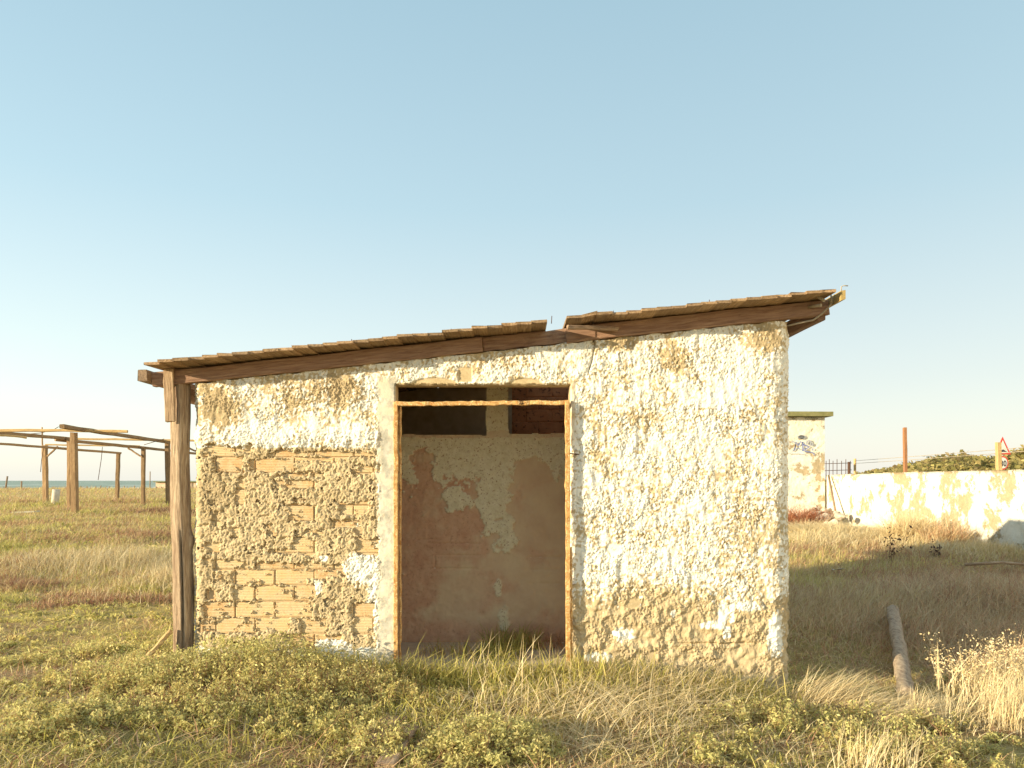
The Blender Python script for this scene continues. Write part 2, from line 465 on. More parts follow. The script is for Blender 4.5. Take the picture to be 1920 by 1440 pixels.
def make_plaster():
    fine = np.arange(XL - 0.06, XR + 0.16, 0.0054)
    left = np.arange(XL - 2.6, XL - 0.06, 0.03); right = np.arange(XR + 0.16, XR + 2.6, 0.03)
    u = np.concatenate([left, fine, right]); rows = 520
    Xc = np.clip(u, XL, XR)
    vn = np.linspace(0, 1, rows)
    top = zt(Xc) + 0.012 * perlin(u * 9, u * 0, 5)
    U = np.broadcast_to(u, (rows, len(u)))
    Z = -0.28 + vn[:, None] * (top[None] + 0.28)
    x = 960 + U / PX; y = 901 - (Z - 1.45) / PX                     # reference-pixel coordinates on this wall plane
    # lumps
    wx = U + 0.012 * perlin(U * 14, Z * 14, 40); wz = Z + 0.012 * perlin(U * 14, Z * 14, 41)
    l1 = perlin(wx * 70, wz * 48, 1); l2 = perlin((wx + wz * .4) * 118, (wz - wx * .3) * 92, 2); l3 = RNG.normal(0, .5, U.shape)
    big = fbm(U * 3.2, Z * 3.2, 4, 4)
    amp = 0.30 + 0.95 * ss(-0.75, 0.55, fbm(U * 5.5, Z * 4.5, 43, 3))
    lump = amp * ((ss(-0.1, 0.65, l1) ** 1.3) * 0.0066 + ss(-0.2, 0.6, l2) * 0.0064) + l3 * 0.0010 + 0.007 * perlin(U * 16, Z * 9, 42) + 0.004 * perlin(U * 34, Z * 22, 44)
    h = 0.012 + lump + 0.007 * big
    n_mid = fbm(U * 9, Z * 9, 50, 4); n_fine = fbm(wx * 42, wz * 34, 60, 3)
    # exposed bricks
    ex = np.full(U.shape, -3.0)
    for r in EXPO: ex = np.maximum(ex, inrect(x, y, (r[0] - 3, r[1] - 2.5, r[2] + 3, r[3] + 2.5)))
    zone = ss(366, 374, x) * ss(712, 700, x) * ss(836, 850, y) * ss(1222, 1190, y)
    cov = 0.93 - ex * 0.9 + 0.85 * n_fine + 0.8 * n_mid
    cov = np.where(ex > -2.9, cov, 1.5)
    cov = np.where((zone > 0.5) & (cov > 1.0) & (n_mid + 0.6 * n_fine < -0.62), 0.3, cov)
    # mortar over the bricks is knobbly and thin at its edges
    knob = 0.006 + ss(-0.5, 0.6, perlin(wx * 15, wz * 15, 9)) * 0.007 + ss(-0.2, 0.6, l1) * 0.0055 + ss(-0.2, 0.5, l2) * 0.0045 - 0.012 * ss(.32, .6, perlin(wx * 30, wz * 30, 29)) + l3 * 0.0012
    hz_ = 0.004 + knob
    h = h * (1 - zone) + hz_ * zone
    # the white coat ends in a ledge above the brick zone
    ledge = 836 + 10 * perlin(U * 7, 0 * U, 21) + 6 * perlin(U * 25, 0 * U, 22)
    coat = ss(5, -5, y - ledge) * (x < 712)
    h = h + 0.012 * coat * ss(790, 826, y)
    # lower tan zone: top coat lost, lumpier scratch coat
    low = ss(1075, 1150, y + 40 * n_mid + 34 * perlin(U * 2.2, Z * 2.2, 12)) * (x > 1060)
    h = h - 0.007 * low + low * 0.012 * ss(-0.2, 0.6, perlin(wx * 17, wz * 17, 14)) + low * 0.01 * perlin(U * 5, Z * 7, 15)
    # smooth strip beside the door, smooth patch right of the frame, recess above the lintel
    strip = ss(706, 716, x + 9 * n_mid) * ss(746, 742, x) * ss(700, 722, y)
    strip = np.maximum(strip, ss(1062, 1064, x) * ss(1082, 1072, x + 5 * n_mid) * ss(712, 722, y) * ss(838, 800, y))
    h = h * (1 - strip) + strip * (0.015 + 0.003 * n_mid)
    rec = ss(0, 0.3, inrect(x, y, (858, 688, 886, 717), 6))
    arch = ss(0, 0.15, inell(x, y, (815, 722, 48, 15))) + ss(0, 0.15, inell(x, y, (985, 722, 36, 14)))
    rec = np.clip(rec + arch, 0, 1)
    h = h * (1 - rec) + rec * 0.003
    for (cx, cy, rx, ry) in [(1215, 1025, 12, 9), (1082, 1062, 12, 26), (1150, 1028, 16, 12), (1120, 890, 10, 14), (660, 700, 14, 9), (1188, 1130, 16, 12), (1222, 1245, 12, 26), (1165, 1080, 12, 22), (1340, 740, 9, 6), (1240, 675, 7, 6)]:
        k = ss(0, 0.35, inell(x, y, (cx, cy, rx, ry)) + 0.35 * n_mid)
        h = h * (1 - k) + k * 0.006
    # horizontal joint near the bottom right and the crack over the door
    h = h - 0.016 * ss(2.6, 0.8, np.abs(y - 1206 - 2 * perlin(U * 6, 0 * U, 33))) * ss(1270, 1290, x) * ss(1420, 1395, x)
    crack = np.abs(x - 1113 - 3 * perlin(Z * 12, 0 * Z, 31) - ss(660, 705, y) * -10)
    h = h - 0.03 * ss(2.0, 0.8, crack) * ss(612, 620, y) * ss(708, 690, y)
    h = np.where(ex > -2.9, h * ss(0.42, 0.95, cov), h)
    # bottom skirt lumps + edge of the doorway folded back into the reveal
    ragt = DZ + 0.010 * perlin(U * 16, 0 * U, 23) + 0.004 * perlin(U * 50, 0 * U, 24)
    door = (U > DX0) & (U < DX1) & (Z < ragt)
    dist = np.maximum(np.maximum(DX0 - U, U - DX1), Z - ragt)
    h = np.where((dist < 0.008) & ~door, -0.02, h)
    # paint
    wmask = np.full(U.shape, 0.04)
    wmask += 0.34 * ss(775, 812, y) * (x < 730) - 0.30 * ss(470, 420, x) * ss(800, 760, y) * (x < 730)
    for e, a in [((500, 790, 60, 60), 0.35), ((432, 735, 40, 25), 0.2), ((640, 735, 75, 40), -0.62), ((560, 745, 45, 22), -0.3), ((415, 775, 45, 55), -0.62), ((1165, 645, 42, 34), -0.55), ((1262, 670, 34, 42), -0.5),
                 ((1432, 640, 52, 40), -0.75), ((1190, 790, 62, 28), -0.32), ((1290, 880, 100, 40), -0.15), ((1400, 780, 34, 26), -0.3), ((1130, 840, 36, 60), -0.35), ((1380, 1000, 80, 60), -0.22),
                 ((1350, 700, 80, 110), 0.35), ((1200, 900, 120, 60), 0.2), ((1115, 1040, 60, 70), 0.15), ((1300, 850, 160, 60), 0.12), ((1385, 1120, 100, 16), 0.25), ((1020, 690, 70, 25), 0.2), ((745, 690, 60, 22), -0.1), ((700, 735, 26, 60), 0.4), ((1280, 800, 80, 50), 0.15)]:
        wmask += a * ss(0, 0.7, inell(x, y, e))
    wmask += 0.20 * (x > 730) - 0.35 * ss(1300, 1460, x) * ss(900, 960, y) * 0.5
    nz = 0.55 * n_mid + 1.0 * n_fine + 0.45 * big
    zfield = wmask + nz * 0.85
    zfield = zfield - 3 * zone * (1 - coat) - low * (.85 + .6 * ss(1110, 1190, y))
    for e in [(680, 1065, 34, 30), (706, 1110, 16, 70), (622, 1212, 34, 14), (668, 985, 5, 9), (720, 900, 12, 90), (1356, 1150, 10, 26), (1345, 1170, 18, 8), (1362, 1185, 7, 12), (1262, 1150, 5, 7), (1322, 1172, 12, 5), (1168, 1190, 20, 12), (1455, 1190, 16, 40), (1120, 1232, 26, 8), (1400, 1135, 30, 10), (608, 1046, 8, 6), (1372, 1140, 5, 30), (597, 1100, 8, 12)]:
        zfield = np.maximum(zfield, ss(-0.1, 0.5, inell(x, y, e) + 0.5 * n_fine + 0.15) * 1.2 - 0.4)
    paint = ss(-0.06, 0.16, zfield)
    paint = np.maximum(paint * (1 - strip), strip * 0.55 * ss(-0.2, 0.3, n_mid + 0.3))
    paint = paint * (1 - rec)
    grey = strip * ss(0.35, -0.25, n_mid + 0.5 * n_fine - 0.25 * (x > 900)) * 0.9 * (x < 900)
    side = (U < XL - 0.03) | (U > XR + 0.02)
    stain = np.zeros(U.shape)
    for e, a in [((405, 785, 60, 75), 1.0), ((640, 728, 80, 45), 1.0), ((560, 735, 40, 30), .6), ((1175, 650, 40, 40), .6), ((1262, 675, 30, 40), .6), ((1440, 640, 60, 40), .6), ((400, 920, 45, 70), .9), ((1200, 790, 60, 28), .4), ((600, 950, 110, 40), .25), ((640, 1120, 60, 40), .4), ((1240, 1170, 160, 40), .35), ((390, 1080, 20, 60), .5)]:
        stain = np.maximum(stain, a * ss(0, .6, inell(x, y, e) + .35 * n_mid))
    stain = np.clip(stain * (.7 + .6 * n_fine) + .3 * ss(.1, .6, n_mid), 0, 1)
    grey = np.maximum(grey, ss(0.2, 0.5, n_mid) * 0.25 * side)
    # wrap round both corners
    r = 0.045
    def wrap(s, hh, Xe, sg, r):
        th = np.clip(s / r, 0, math.pi / 2); run = np.maximum(s - r * math.pi / 2, 0)
        return Xe - sg * r + sg * (r + hh) * np.sin(th), YF + r - (r + hh) * np.cos(th) + run
    Xp = U.copy(); Yp = YF - h
    r = 0.16
    a, b = wrap(U - (XR - r), h, XR, 1, r); k = U > XR - r
    Xp = np.where(k, a, Xp); Yp = np.where(k, b, Yp)
    r = 0.045
    a, b = wrap((XL + r) - U, h, XL, -1, r); k = U < XL + r
    Xp = np.where(k, a, Xp); Yp = np.where(k, b, Yp)
    # outer silhouette of the left corner: weathered
    P = np.stack([Xp, Yp, Z], -1).reshape(-1, 3)
    Fq = gridF(rows, len(u))
    bad = (door | ((ex > -2.9) & (cov < 0.5)) | ((zone > 0.5) & (cov < 0.5))).ravel()
    keep = bad[Fq].sum(1) < 2
    Fq = Fq[keep]
    used = np.zeros(len(P), bool); used[Fq.ravel()] = True
    idx = np.cumsum(used) - 1
    return P[used], idx[Fq], paint.ravel()[used], grey.ravel()[used], stain.ravel()[used]
P, Fq, pa, ga, sa_ = make_plaster()
mk('plaster', P, Fq, M['plaster'], shed, {'paint': pa, 'grey': ga, 'stain': sa_}, smooth=True, label='rough lumpy plaster coat, white paint flaking to tan')

YI = YF + 0.14
YB = 8.15
def prism(name, x0, x1, y0, y1, z0, mat, top=0.0):
    v = [(x0, y0, z0), (x1, y0, z0), (x1, y1, z0), (x0, y1, z0), (x0, y0, zt(x0) + top), (x1, y0, zt(x1) + top), (x1, y1, zt(x1) + top), (x0, y1, zt(x0) + top)]
    return poly(name, v, BOXF, mat, shed)
prism('wall', XL + 0.02, DX0 - 0.002, YF + 0.014, YI, -0.3, M['mortar'], -0.012)
prism('wall', DX1 + 0.002, XR - 0.125, YF + 0.014, YI, -0.3, M['mortar'], -0.012)
prism('lintel', DX0 - 0.002, DX1 + 0.002, YF + 0.016, YI, DZ, M['mortar'], -0.014)
prism('side_wall', XL + 0.025, XL + 0.15, YI, YB, -0.3, M['inner_plain'], 0.131)
prism('side_wall', XR - 0.15, XR - 0.025, YI, YB, -0.3, M['inner_plain'], 0.117)
prism('back_wall', XL, XR, YB, YB + 0.14, -0.3, M['mortar'], 0.117)
box('floor_slab', (XL + 0.15, YI - 0.10, -0.3), (XR - 0.15, YB, -0.005), M['concrete'], shed)

# exposed hollow bricks, one object each
random.seed(3)
def brick_mesh(L, H, seed):
    r = random.Random(seed); c = 0.006; D = 0.09
    j = lambda s=0.0025: r.uniform(-s, s)
    a, b = L / 2, H / 2
    v = [(-a + j(), D, -b + j()), (a + j(), D, -b + j()), (a + j(), D, b + j()), (-a + j(), D, b + j()),
         (-a + j(), c, -b + j()), (a + j(), c, -b + j()), (a + j(), c, b + j()), (-a + j(), c, b + j()),
         (-a + c + j(), j(), -b + c + j()), (a - c + j(), j(), -b + c + j()), (a - c + j(), j(), b - c + j()), (-a + c + j(), j(), b - c + j())]
    f = [(0, 1, 2, 3), (0, 4, 5, 1), (1, 5, 6, 2), (2, 6, 7, 3), (3, 7, 4, 0), (4, 8, 9, 5), (5, 9, 10, 6), (6, 10, 11, 7), (7, 11, 8, 4), (8, 11, 10, 9)]
    me = bpy.data.meshes.new('brick'); me.from_pydata(v, [], f); me.update(); me.materials.append(M['brick'])
    return me
fulls = [brick_mesh(0.288, 0.112, s) for s in range(7)]
def px2w(x, y): return (x - 960) * PX, 1.45 + (901 - y) * PX
HOLLOW = [(374, 1158, 403, 1186), (386, 1098, 404, 1126)]
for k in range(-1, 13):
    yc = 857 + 30.1 * k + 15; x0 = 479 - 74 * 2 if k % 2 == 0 else 442 - 74
    for q in range(6):
        a = x0 + 74 * q; b = a + 72; a2 = max(a, 376); b2 = min(b, 722)
        if b2 - a2 < 14: continue
        if any(a2 < hx1 and b2 > hx0 and hy0 < yc < hy1 for hx0, hy0, hx1, hy1 in HOLLOW):
            a2 = [h for h in HOLLOW if h[1] < yc < h[3]][0][2] + 1
            if b2 - a2 < 14: continue
        X, Z = px2w((a2 + b2) / 2, yc)
        full = b2 - a2 > 70
        me = random.choice(fulls) if full else brick_mesh((b2 - a2) * PX, 0.112, k * 9 + q)
        o = bpy.data.objects.new('brick', me)
        o.location = (X + random.uniform(-.002, .002), YF - 0.001 + random.uniform(0, .005), Z)
        o.rotation_euler = (0, random.uniform(-.006, .006), random.uniform(-.012, .012))
        finish(o, shed)
def hollow(px0, py0, px1, py1, nc, nr):
    a, z1 = px2w(px0, py0); b, z0 = px2w(px1, py1)
    t = 0.012; V = []; Fc = []
    def bar(x0, x1, zz0, zz1, y0=0.0):
        i = len(V); y = YF + 0.002 + y0; y1 = YF + 0.10
        V.extend([(x0, y, zz0), (x1, y, zz0), (x1, y1, zz0), (x0, y1, zz0), (x0, y, zz1), (x1, y, zz1), (x1, y1, zz1), (x0, y1, zz1)])
        Fc.extend([tuple(i + q for q in f) for f in BOXF])
    for i in range(nr + 1):
        zz = z0 + (z1 - z0 - t) * i / nr; bar(a, b, zz, zz + t, 0.003 * (i % 2))
    for i in range(nc + 1):
        xx = a + (b - a - t) * i / nc
        for j in range(nr):
            q0 = z0 + (z1 - z0 - t) * j / nr + t; q1 = z0 + (z1 - z0 - t) * (j + 1) / nr
            bar(xx, xx + t, q0, q1, 0.002 + 0.004 * (i % 2))
    poly('brick', V, Fc, M['brick'], shed, label='broken hollow brick showing its open cells')
hollow(376, 1158, 403, 1186, 2, 2)
hollow(387, 1098, 404, 1126, 1, 1)

# partition inside, with two openings and a pillar between them
YP = 6.72
def partition():
    xs = np.arange(-1.3, 0.9, 0.008); zs = np.arange(-0.02, 2.75, 0.008)
    U, Z = np.meshgrid(xs, zs)
    k = YP / F
    x = 960 + U / k; y = 901 - (Z - 1.45) / k
    n1 = fbm(U * 7, Z * 7, 70, 5, 0.6); n2 = fbm(U * 22, Z * 22, 74, 3)
    n3 = fbm(U * 2.5, Z * 2.5, 78, 3)
    up = ss(935, 850, y + 45 * n1 + 30 * n3) - ss(0, .5, inell(x, y, (1000, 905, 46, 60))) * 1.1 - ss(0, .5, inell(x, y, (790, 870, 30, 55)) + .5 * n1) * .55
    col = ss(-0.2, 0.35, inell(x, y, (925, 925, 36, 80)) + 0.5 * n1) + ss(-0.1, 0.3, inell(x, y, (948, 1005, 24, 40)) + 0.6 * n1) + ss(-.1, .3, inell(x, y, (855, 935, 35, 25)) + 0.6 * n1)
    paint = ss(0.46, 0.55, np.maximum(up, col) + 0.30 * n1 + 0.36 * n2)
    for e in [(945, 1160, 14, 24), (935, 1105, 8, 22)]:
        paint = np.maximum(paint, ss(0, 0.4, inell(x, y, e) + .6 * n1))
    damp = np.clip(ss(-0.4, 0.5, n3 + 0.5 * n1 + 0.9 * ss(840, 960, x) - 0.35) + .7 * ss(0, .5, inell(x, y, (870, 1110, 60, 60))), 0, 1) * ss(1190, 1150, y)
    h = 0.006 * n1 + 0.003 * n2 + 0.012 * paint
    for (y0, a, b) in [(1019, 800, 905), (1041, 815, 905), (1066, 800, 900), (1012, 780, 830), (1045, 985, 1055), (1068, 985, 1050), (1094, 990, 1055)]:
        h -= 0.009 * ss(2.2, 0.7, np.abs(y - y0 - 1.5 * perlin(U * 8, U * 0, 81))) * ss(a, a + 8, x) * ss(b, b - 8, x)
    h -= 0.009 * ss(2.2, 0.7, np.abs(x - 815)) * ss(1040, 1043, y) * ss(1068, 1064, y)
    # openings
    top = zt(U) - 0.02
    w1 = 0.012 * n1
    zb = 1.865 + 0.012 * perlin(U * 6, U * 0, 83)
    open1 = (U > -1.06) & (U < -0.235 + w1) & (Z > zb)
    open2 = (U > -0.03 + w1) & (U < 0.62) & (Z > zb + 0.01)
    bad = open1 | open2 | (Z > top)
    rim = (np.abs(Z - zb) < 0.03) & (U > -1.06) & (U < 0.62)
    P = np.stack([U, YP - h, np.minimum(Z, top)], -1).reshape(-1, 3)
    Fq = gridF(len(zs), len(xs)); Fq = Fq[bad.ravel()[Fq].sum(1) < 1]
    paint = np.where(rim, paint * .4, paint)
    mk('partition_wall', P, Fq, M['inner'], shed, {'paint': paint.ravel(), 'damp': damp.ravel()}, smooth=True, label='inner wall with stained, peeling brown and cream plaster')
partition()
prism('partition_core', XL + 0.15, -1.07, YP + 0.012, YP + 0.12, -0.02, M['inner_plain'], -0.02)
prism('partition_core', 0.62, XR - 0.15, YP + 0.012, YP + 0.12, -0.02, M['inner_plain'], -0.02)
box('partition_core', (-1.06, YP + 0.012, -0.02), (0.62, YP + 0.12, 1.845), M['inner_plain'], shed)
prism('pillar', -0.228, -0.042, YP + 0.012, YP + 0.14, 1.845, M['inner_plain'], -0.02)
# brick stub wall of the back room, seen through the right opening
random.seed(5)
bm1 = [brick_mesh(0.245, 0.112, 90 + s) for s in range(4)]
for m in bm1: m.materials.clear(); m.materials.append(M['inner_brick'])
stub = box('stub_wall', (0.0, 7.335, -0.02), (1.2, 7.45, 2.50), M['inner_brick'], shed)
for k in range(6):
    for q in range(5):
        o = bpy.data.objects.new('brick', random.choice(bm1))
        o.location = (0.13 + 0.253 * q - (0.12 if k % 2 else 0), 7.325 + random.uniform(0, .006), 1.72 + 0.122 * k)
        if o.location.x > 0.12: finish(o, stub)

# roof timbers
def zb(X): return zt(X) + 0.004                     # underside of the front rafter
def rafter(xa, xb, y, ht, wd, mat, seed, dz=0.0, dz2=None):
    beam('rafter', (xa, y, zb(xa) + ht / 2 + dz), (xb, y, zb(xb) + ht / 2 + (dz if dz2 is None else dz2)), wd, ht, mat, shed, seg=16, jit=0.004, seed=seed)
rafter(-2.68, -0.222, YF - 0.01, 0.108, 0.06, M['wood_red'], 1)
rafter(-0.215, 0.55, YF + 0.03, 0.108, 0.06, M['wood_red'], 2, 0.006)
rafter(0.40, 2.36, YF - 0.012, 0.112, 0.06, M['wood_red'], 3)
rafter(-2.6, 2.3, 6.9, 0.108, 0.06, M['wood_red'], 4)
rafter(-2.6, 2.3, YB + 0.19, 0.108, 0.06, M['wood_red'], 5)
def eave(X, y0, y1, dz, mat, seed, wd=0.07, ht=0.085):
    z = zb(X) + dz
    beam('eave_beam', (X, y0, z), (X, y1, z), wd, ht, mat, shed, seg=8, seed=seed)
eave(-2.72, 5.50, 8.75, 0.078, M['wood'], 11)
eave(-2.52, 5.62, 8.75, -0.055, M['wood_red'], 12, 0.06, 0.10)
eave(2.32, 5.58, 8.75, 0.03, M['wood_red'], 13, 0.06, 0.12)
beam('batten', (0.40, 5.36, zb(0.40) + 0.075), (0.78, 5.52, zb(0.7) + 0.06), 0.03, 0.03, M['wood'], shed, seed=14)

random.seed(21)
sl_ = math.atan(0.1095)
def board(X, tilt=0.0, lift=0.0, front=5.33, wd=0.114, back=YB + 0.75):
    z = zb(X) + 0.115 + 0.012 + lift
    fy = front + random.uniform(-0.02, 0.02)
    o = bpy.data.objects.new('roof_board', beam_mesh('roof_board', back - fy, wd, 0.020, M['wood_board'], seg=10, jit=0.003, cham=0.002, seed=random.randint(0, 9999), bow=random.uniform(-0.003, 0.003)))
    m = Matrix.Translation((X, fy, z)) @ Matrix.Rotation(-(sl_ + tilt), 4, 'Y') @ Matrix.Rotation(math.pi / 2 + random.uniform(-.004, .004), 4, 'Z')
    o.matrix_world = m
    finish(o, shed)
X = -2.575
while X < 0.29:
    board(X, random.uniform(-0.10, -0.05), random.uniform(0.0, 0.005)); X += 0.1065
X = 0.45
i = 0
while X < 2.33:
    t = random.uniform(-0.10, -0.05)
    if i == 1: t = 0.12
    board(X, t, random.uniform(0, 0.006) + (0.012 if i in (0, 1, 2) else 0), back=7.0 + random.uniform(-.1, .1) if i < 6 else YB + .75); X += 0.1065; i += 1  # first boards cut short: unseen roof opening added to light the stub wall
# nails sticking up, the yellow trim, cables at the right end
for (x, h_) in [(658, .022), (845, .02), (1034, .035), (1150, .025), (1330, .03), (700, .012)]:
    Xn = (x - 960) * .00385; zz = zb(Xn) + 0.14
    tube('nail', [(Xn, 5.40, zz - .02), (Xn + .003, 5.40, zz + h_)], 0.003, M['dark_iron'], shed, 5)
zf = zb(2.36)
poly('fascia_trim', [(2.362, 5.36, zf + .055), (2.395, 5.36, zf + .065), (2.395, 8.8, zf + .065), (2.362, 8.8, zf + .055), (2.362, 5.36, zf + .125), (2.395, 5.36, zf + .13), (2.395, 8.8, zf + .13), (2.362, 8.8, zf + .125)], BOXF, M['trim'], shed)
tube('hook', [(2.38, 5.40, zf + .12), (2.382, 5.40, zf + .165), (2.40, 5.40, zf + .172), (2.43, 5.40, zf + .17)], 0.004, M['wire'], shed, 6)
zc = zb(2.2)
tube('cable', [(2.08, 5.62, zc - .055), (2.16, 5.58, zc - .04), (2.24, 5.55, zc - .028), (2.29, 5.52, zc + .01), (2.335, 5.5, zc + .06), (2.35, 5.48, zc + .085), (2.345, 5.47, zc + .13)], 0.007, M['wire'], shed, 6)
tube('cable', [(2.335, 5.46, zc + .085), (2.332, 5.46, zc + .16)], 0.006, M['wire'], shed, 6)
tube('pipe_stub', [(2.235, 5.50, zc + .15), (2.275, 5.44, zc + .088)], 0.012, M['wire'], shed, 8)
tube('pipe_stub', [(2.21, 5.56, zc + .072), (2.26, 5.46, zc + .062)], 0.012, M['wire'], shed, 8)

# rough timber post with its deep check and the board nailed to its top
def post():
    n, rows = 40, 90
    z0, z1 = -0.15, 2.24
    zz = np.linspace(z0, z1, rows); an = np.linspace(0, 2 * np.pi, n, endpoint=False)
    A, Z = np.meshgrid(an, zz)
    rot = math.radians(66)
    ca, sa = np.cos(A - rot), np.sin(A - rot)
    rad = 0.056 / (np.abs(ca) ** 5 + np.abs(sa) ** 5) ** 0.2
    rad = rad * (1 + 0.05 * fbm(A * 2.2, Z * 2.2, 91, 3) + 0.05 * perlin(np.cos(A) * 9 + 30, Z * 2.0 + np.sin(A) * 9, 92))
    rad += 0.0035 * perlin(A * 9, Z * 1.3, 93) + 0.002 * perlin(A * 22, Z * 2.5, 94)
    # check (long crack) in the shaded front face
    ck = np.abs(((A - (math.radians(-72) + 0.18 * perlin(Z * 1.8, Z * 0, 95))) + np.pi) % (2 * np.pi) - np.pi)
    rad -= 0.028 * ss(0.14, 0.02, ck) * ss(1.25, 0.9, Z) * ss(-0.05, 0.1, Z)
    # knot on the right
    rad += 0.03 * np.exp(-(((A - 0.0 + np.pi) % (2 * np.pi) - np.pi) / 0.35) ** 2 - ((Z - 1.0) / 0.06) ** 2)
    cx = -2.50 + 0.02 * ss(2.2, 0.2, Z) + 0.012 * perlin(Z * 1.1, Z * 0, 96)
    rad *= (1 + 0.10 * ss(1.6, 0.3, Z))
    P = np.stack([cx + rad * np.cos(A), 5.63 + rad * np.sin(A), Z], -1).reshape(-1, 3)
    i = np.arange(rows - 1)[:, None] * n + np.arange(n)[None]; j = np.arange(rows - 1)[:, None] * n + (np.arange(n)[None] + 1) % n
    Fq = np.stack([i, j, j + n, i + n], -1).reshape(-1, 4)
    c = len(P); P = np.vstack([P, [[-2.50, 5.63, z1 + .003]]])
    Fc = [(c, c, 0, 0)]
    o = mk('post', P, Fq, M['post'], shed, smooth=True, label='rough squared timber post with a long split')
    return o
def m_post():
    t = NT('split_post_timber', 0.9)
    g = t.noise(t.map((16, 16, 1.1)), 5, 7, 0.7, 0.3)
    c = t.ramp(g, [(0.28, (0.14, 0.09, 0.06)), (0.5, (0.42, 0.31, 0.21)), (0.70, (0.70, 0.57, 0.40))])
    b = t.noise(t.map((3, 3, 1.2)), 2, 4)
    c = t.mix(t.step(b, 0.4, 0.7), c, t.mix(0.5, c, (0.25, 0.15, 0.10)))
    t.bump(g, 1.0, 0.025)
    return t.col(c)
M['post'] = m_post()
post()
beam('post_board', (-2.545, 5.535, 2.275), (-2.53, 5.535, 1.89), 0.075, 0.022, M['wood_grey'], shed, roll=0.0, seg=8, jit=.004, seed=40)

# rusty door frame
def bar(name, p0, p1, a, b, seed):
    return beam(name, p0, p1, a, b, M['rust'], dframe, seg=40, jit=0.0035, cham=0.004, seed=seed)
dframe = bpy.data.objects.new('door_frame', None); dframe.location = (0, YF, 0); finish(dframe, shed); dframe.location = (0, YF, 0)
dframe.matrix_parent_inverse = Matrix.Translation(shed.location).inverted()
ZT = 1.45 + (901 - 757) * PX
bar('jamb', (-0.866, YF - 0.028, -0.05), (-0.866, YF - 0.028, ZT + .012), 0.032, 0.03, 61)
bar('jamb', (-0.836, YF - 0.005, -0.05), (-0.836, YF - 0.005, ZT - .012), 0.016, 0.014, 64)
bar('jamb', (0.418, YF - 0.052, -0.05), (0.410, YF - 0.052, ZT + .012), 0.034, 0.03, 62)
bar('jamb', (0.442, YF - 0.045, -0.05), (0.440, YF - 0.045, 0.95), 0.014, 0.012, 65)
bar('transom', (-0.872, YF - 0.03, ZT - 0.006), (0.425, YF - 0.03, ZT + .006), 0.03, 0.032, 63)
tube('wire_twist', [(0.07 + 0.02 * math.sin(i * 2.1), YF - .05 - .006 * math.cos(i * 3), ZT + .0 + 0.004 * i * math.cos(i * 1.3)) for i in range(10)], 0.002, M['dark_iron'], dframe, 5)
tube('hinge_pin', [(0.43, YF - .05, 1.1 + .55), (0.50, YF - .035, 1.1 + .545)], 0.005, M['dark_iron'], dframe, 5)

# ------------------------------------------------------------------ perimeter wall, hut, rubble
XW = 8.5
def wallpanel(name, parent, y0, y1, zt0, zt1, mat, thick=0.18, xoff=0.0, seed=0):
    ny = max(3, int((y1 - y0) / 0.07)); nz = 26
    ys = np.linspace(y0, y1, ny); t = np.linspace(0, 1, nz)
    Yg, T = np.meshgrid(ys, t)
    top = zt0 + (zt1 - zt0) * (Yg - y0) / (y1 - y0) + 0.012 * perlin(Yg * 2.2, Yg * 0, 5 + seed) + .006 * perlin(Yg * 8, Yg * 0, 6 + seed)
    Zg = -0.1 + T * (top + 0.1)
    Xf = XW + xoff - 0.012 * fbm(Yg * 2.5, Zg * 2.5, 8 + seed, 5, 0.6)
    a = np.stack([Xf, Yg, Zg], -1).reshape(-1, 3); b = np.stack([Xf * 0 + XW + thick + xoff, Yg, Zg], -1).reshape(-1, 3)
    Fa = gridF(nz, ny)[:, ::-1]; N = len(a)
    tp = (nz - 1) * ny + np.arange(ny); Ft = np.stack([tp[:-1], tp[1:], tp[1:] + N, tp[:-1] + N], -1)
    e0 = np.arange(nz) * ny; Fe = np.stack([e0[:-1], e0[1:], e0[1:] + N, e0[:-1] + N], -1)
    e1 = e0 + ny - 1; Fe1 = np.stack([e1[1:], e1[:-1], e1[:-1] + N, e1[1:] + N], -1)
    return mk(name, np.vstack([a, b]), np.vstack([Fa, Fa[:, ::-1] + N, Ft, Fe, Fe1]), mat, parent, smooth=False)
pw = empty('boundary_wall', (XW, 12, 0.1), 'long low white boundary wall with flaking tan patches, running to the hut', 'wall')
M['whitewall2'] = m_whitewall('smoother_white_wall', 0.56)
wallpanel('wall_panel', pw, 1.5, 17.1, 1.63, 1.63, M['whitewall'])
wallpanel('wall_panel', pw, 17.12, 20.3, 1.62, 1.60, M['whitewall2'], xoff=0.03, seed=4)

hut = empty('graffiti_hut', (7.2, 20.2, 0.2), 'small flat-roofed hut with blue graffiti at the end of the white wall', 'hut')
def hutwall():
    xs = np.arange(5.7, 8.46, 0.04); zs = np.arange(0.0, 3.2, 0.04)
    U, Z = np.meshgrid(xs, zs)
    h = 0.02 * fbm(U * 4, Z * 4, 120, 5, 0.65)
    mk('wall', np.stack([U, 20.2 - h, Z], -1).reshape(-1, 3), gridF(len(zs), len(xs)), M['hutwall'], hut)
hutwall()
box('wall', (5.7, 20.23, 0), (8.44, 23, 3.17), M['hutwall'], hut)
poly('roof_slab', [(5.5, 19.98, 3.185), (8.60, 19.98, 3.175), (8.60, 23.2, 3.175), (5.5, 23.2, 3.185), (5.5, 19.98, 3.31), (8.60, 19.98, 3.295), (8.60, 23.2, 3.295), (5.5, 23.2, 3.31)], BOXF, M['slab'], hut)
def paintmat(n, c):
    t = NT(n, 0.7); return t.col(t.mix(t.step(t.noise(t.map(), 30, 4), 0.62, 0.72), c, (0.6, 0.55, 0.45)))
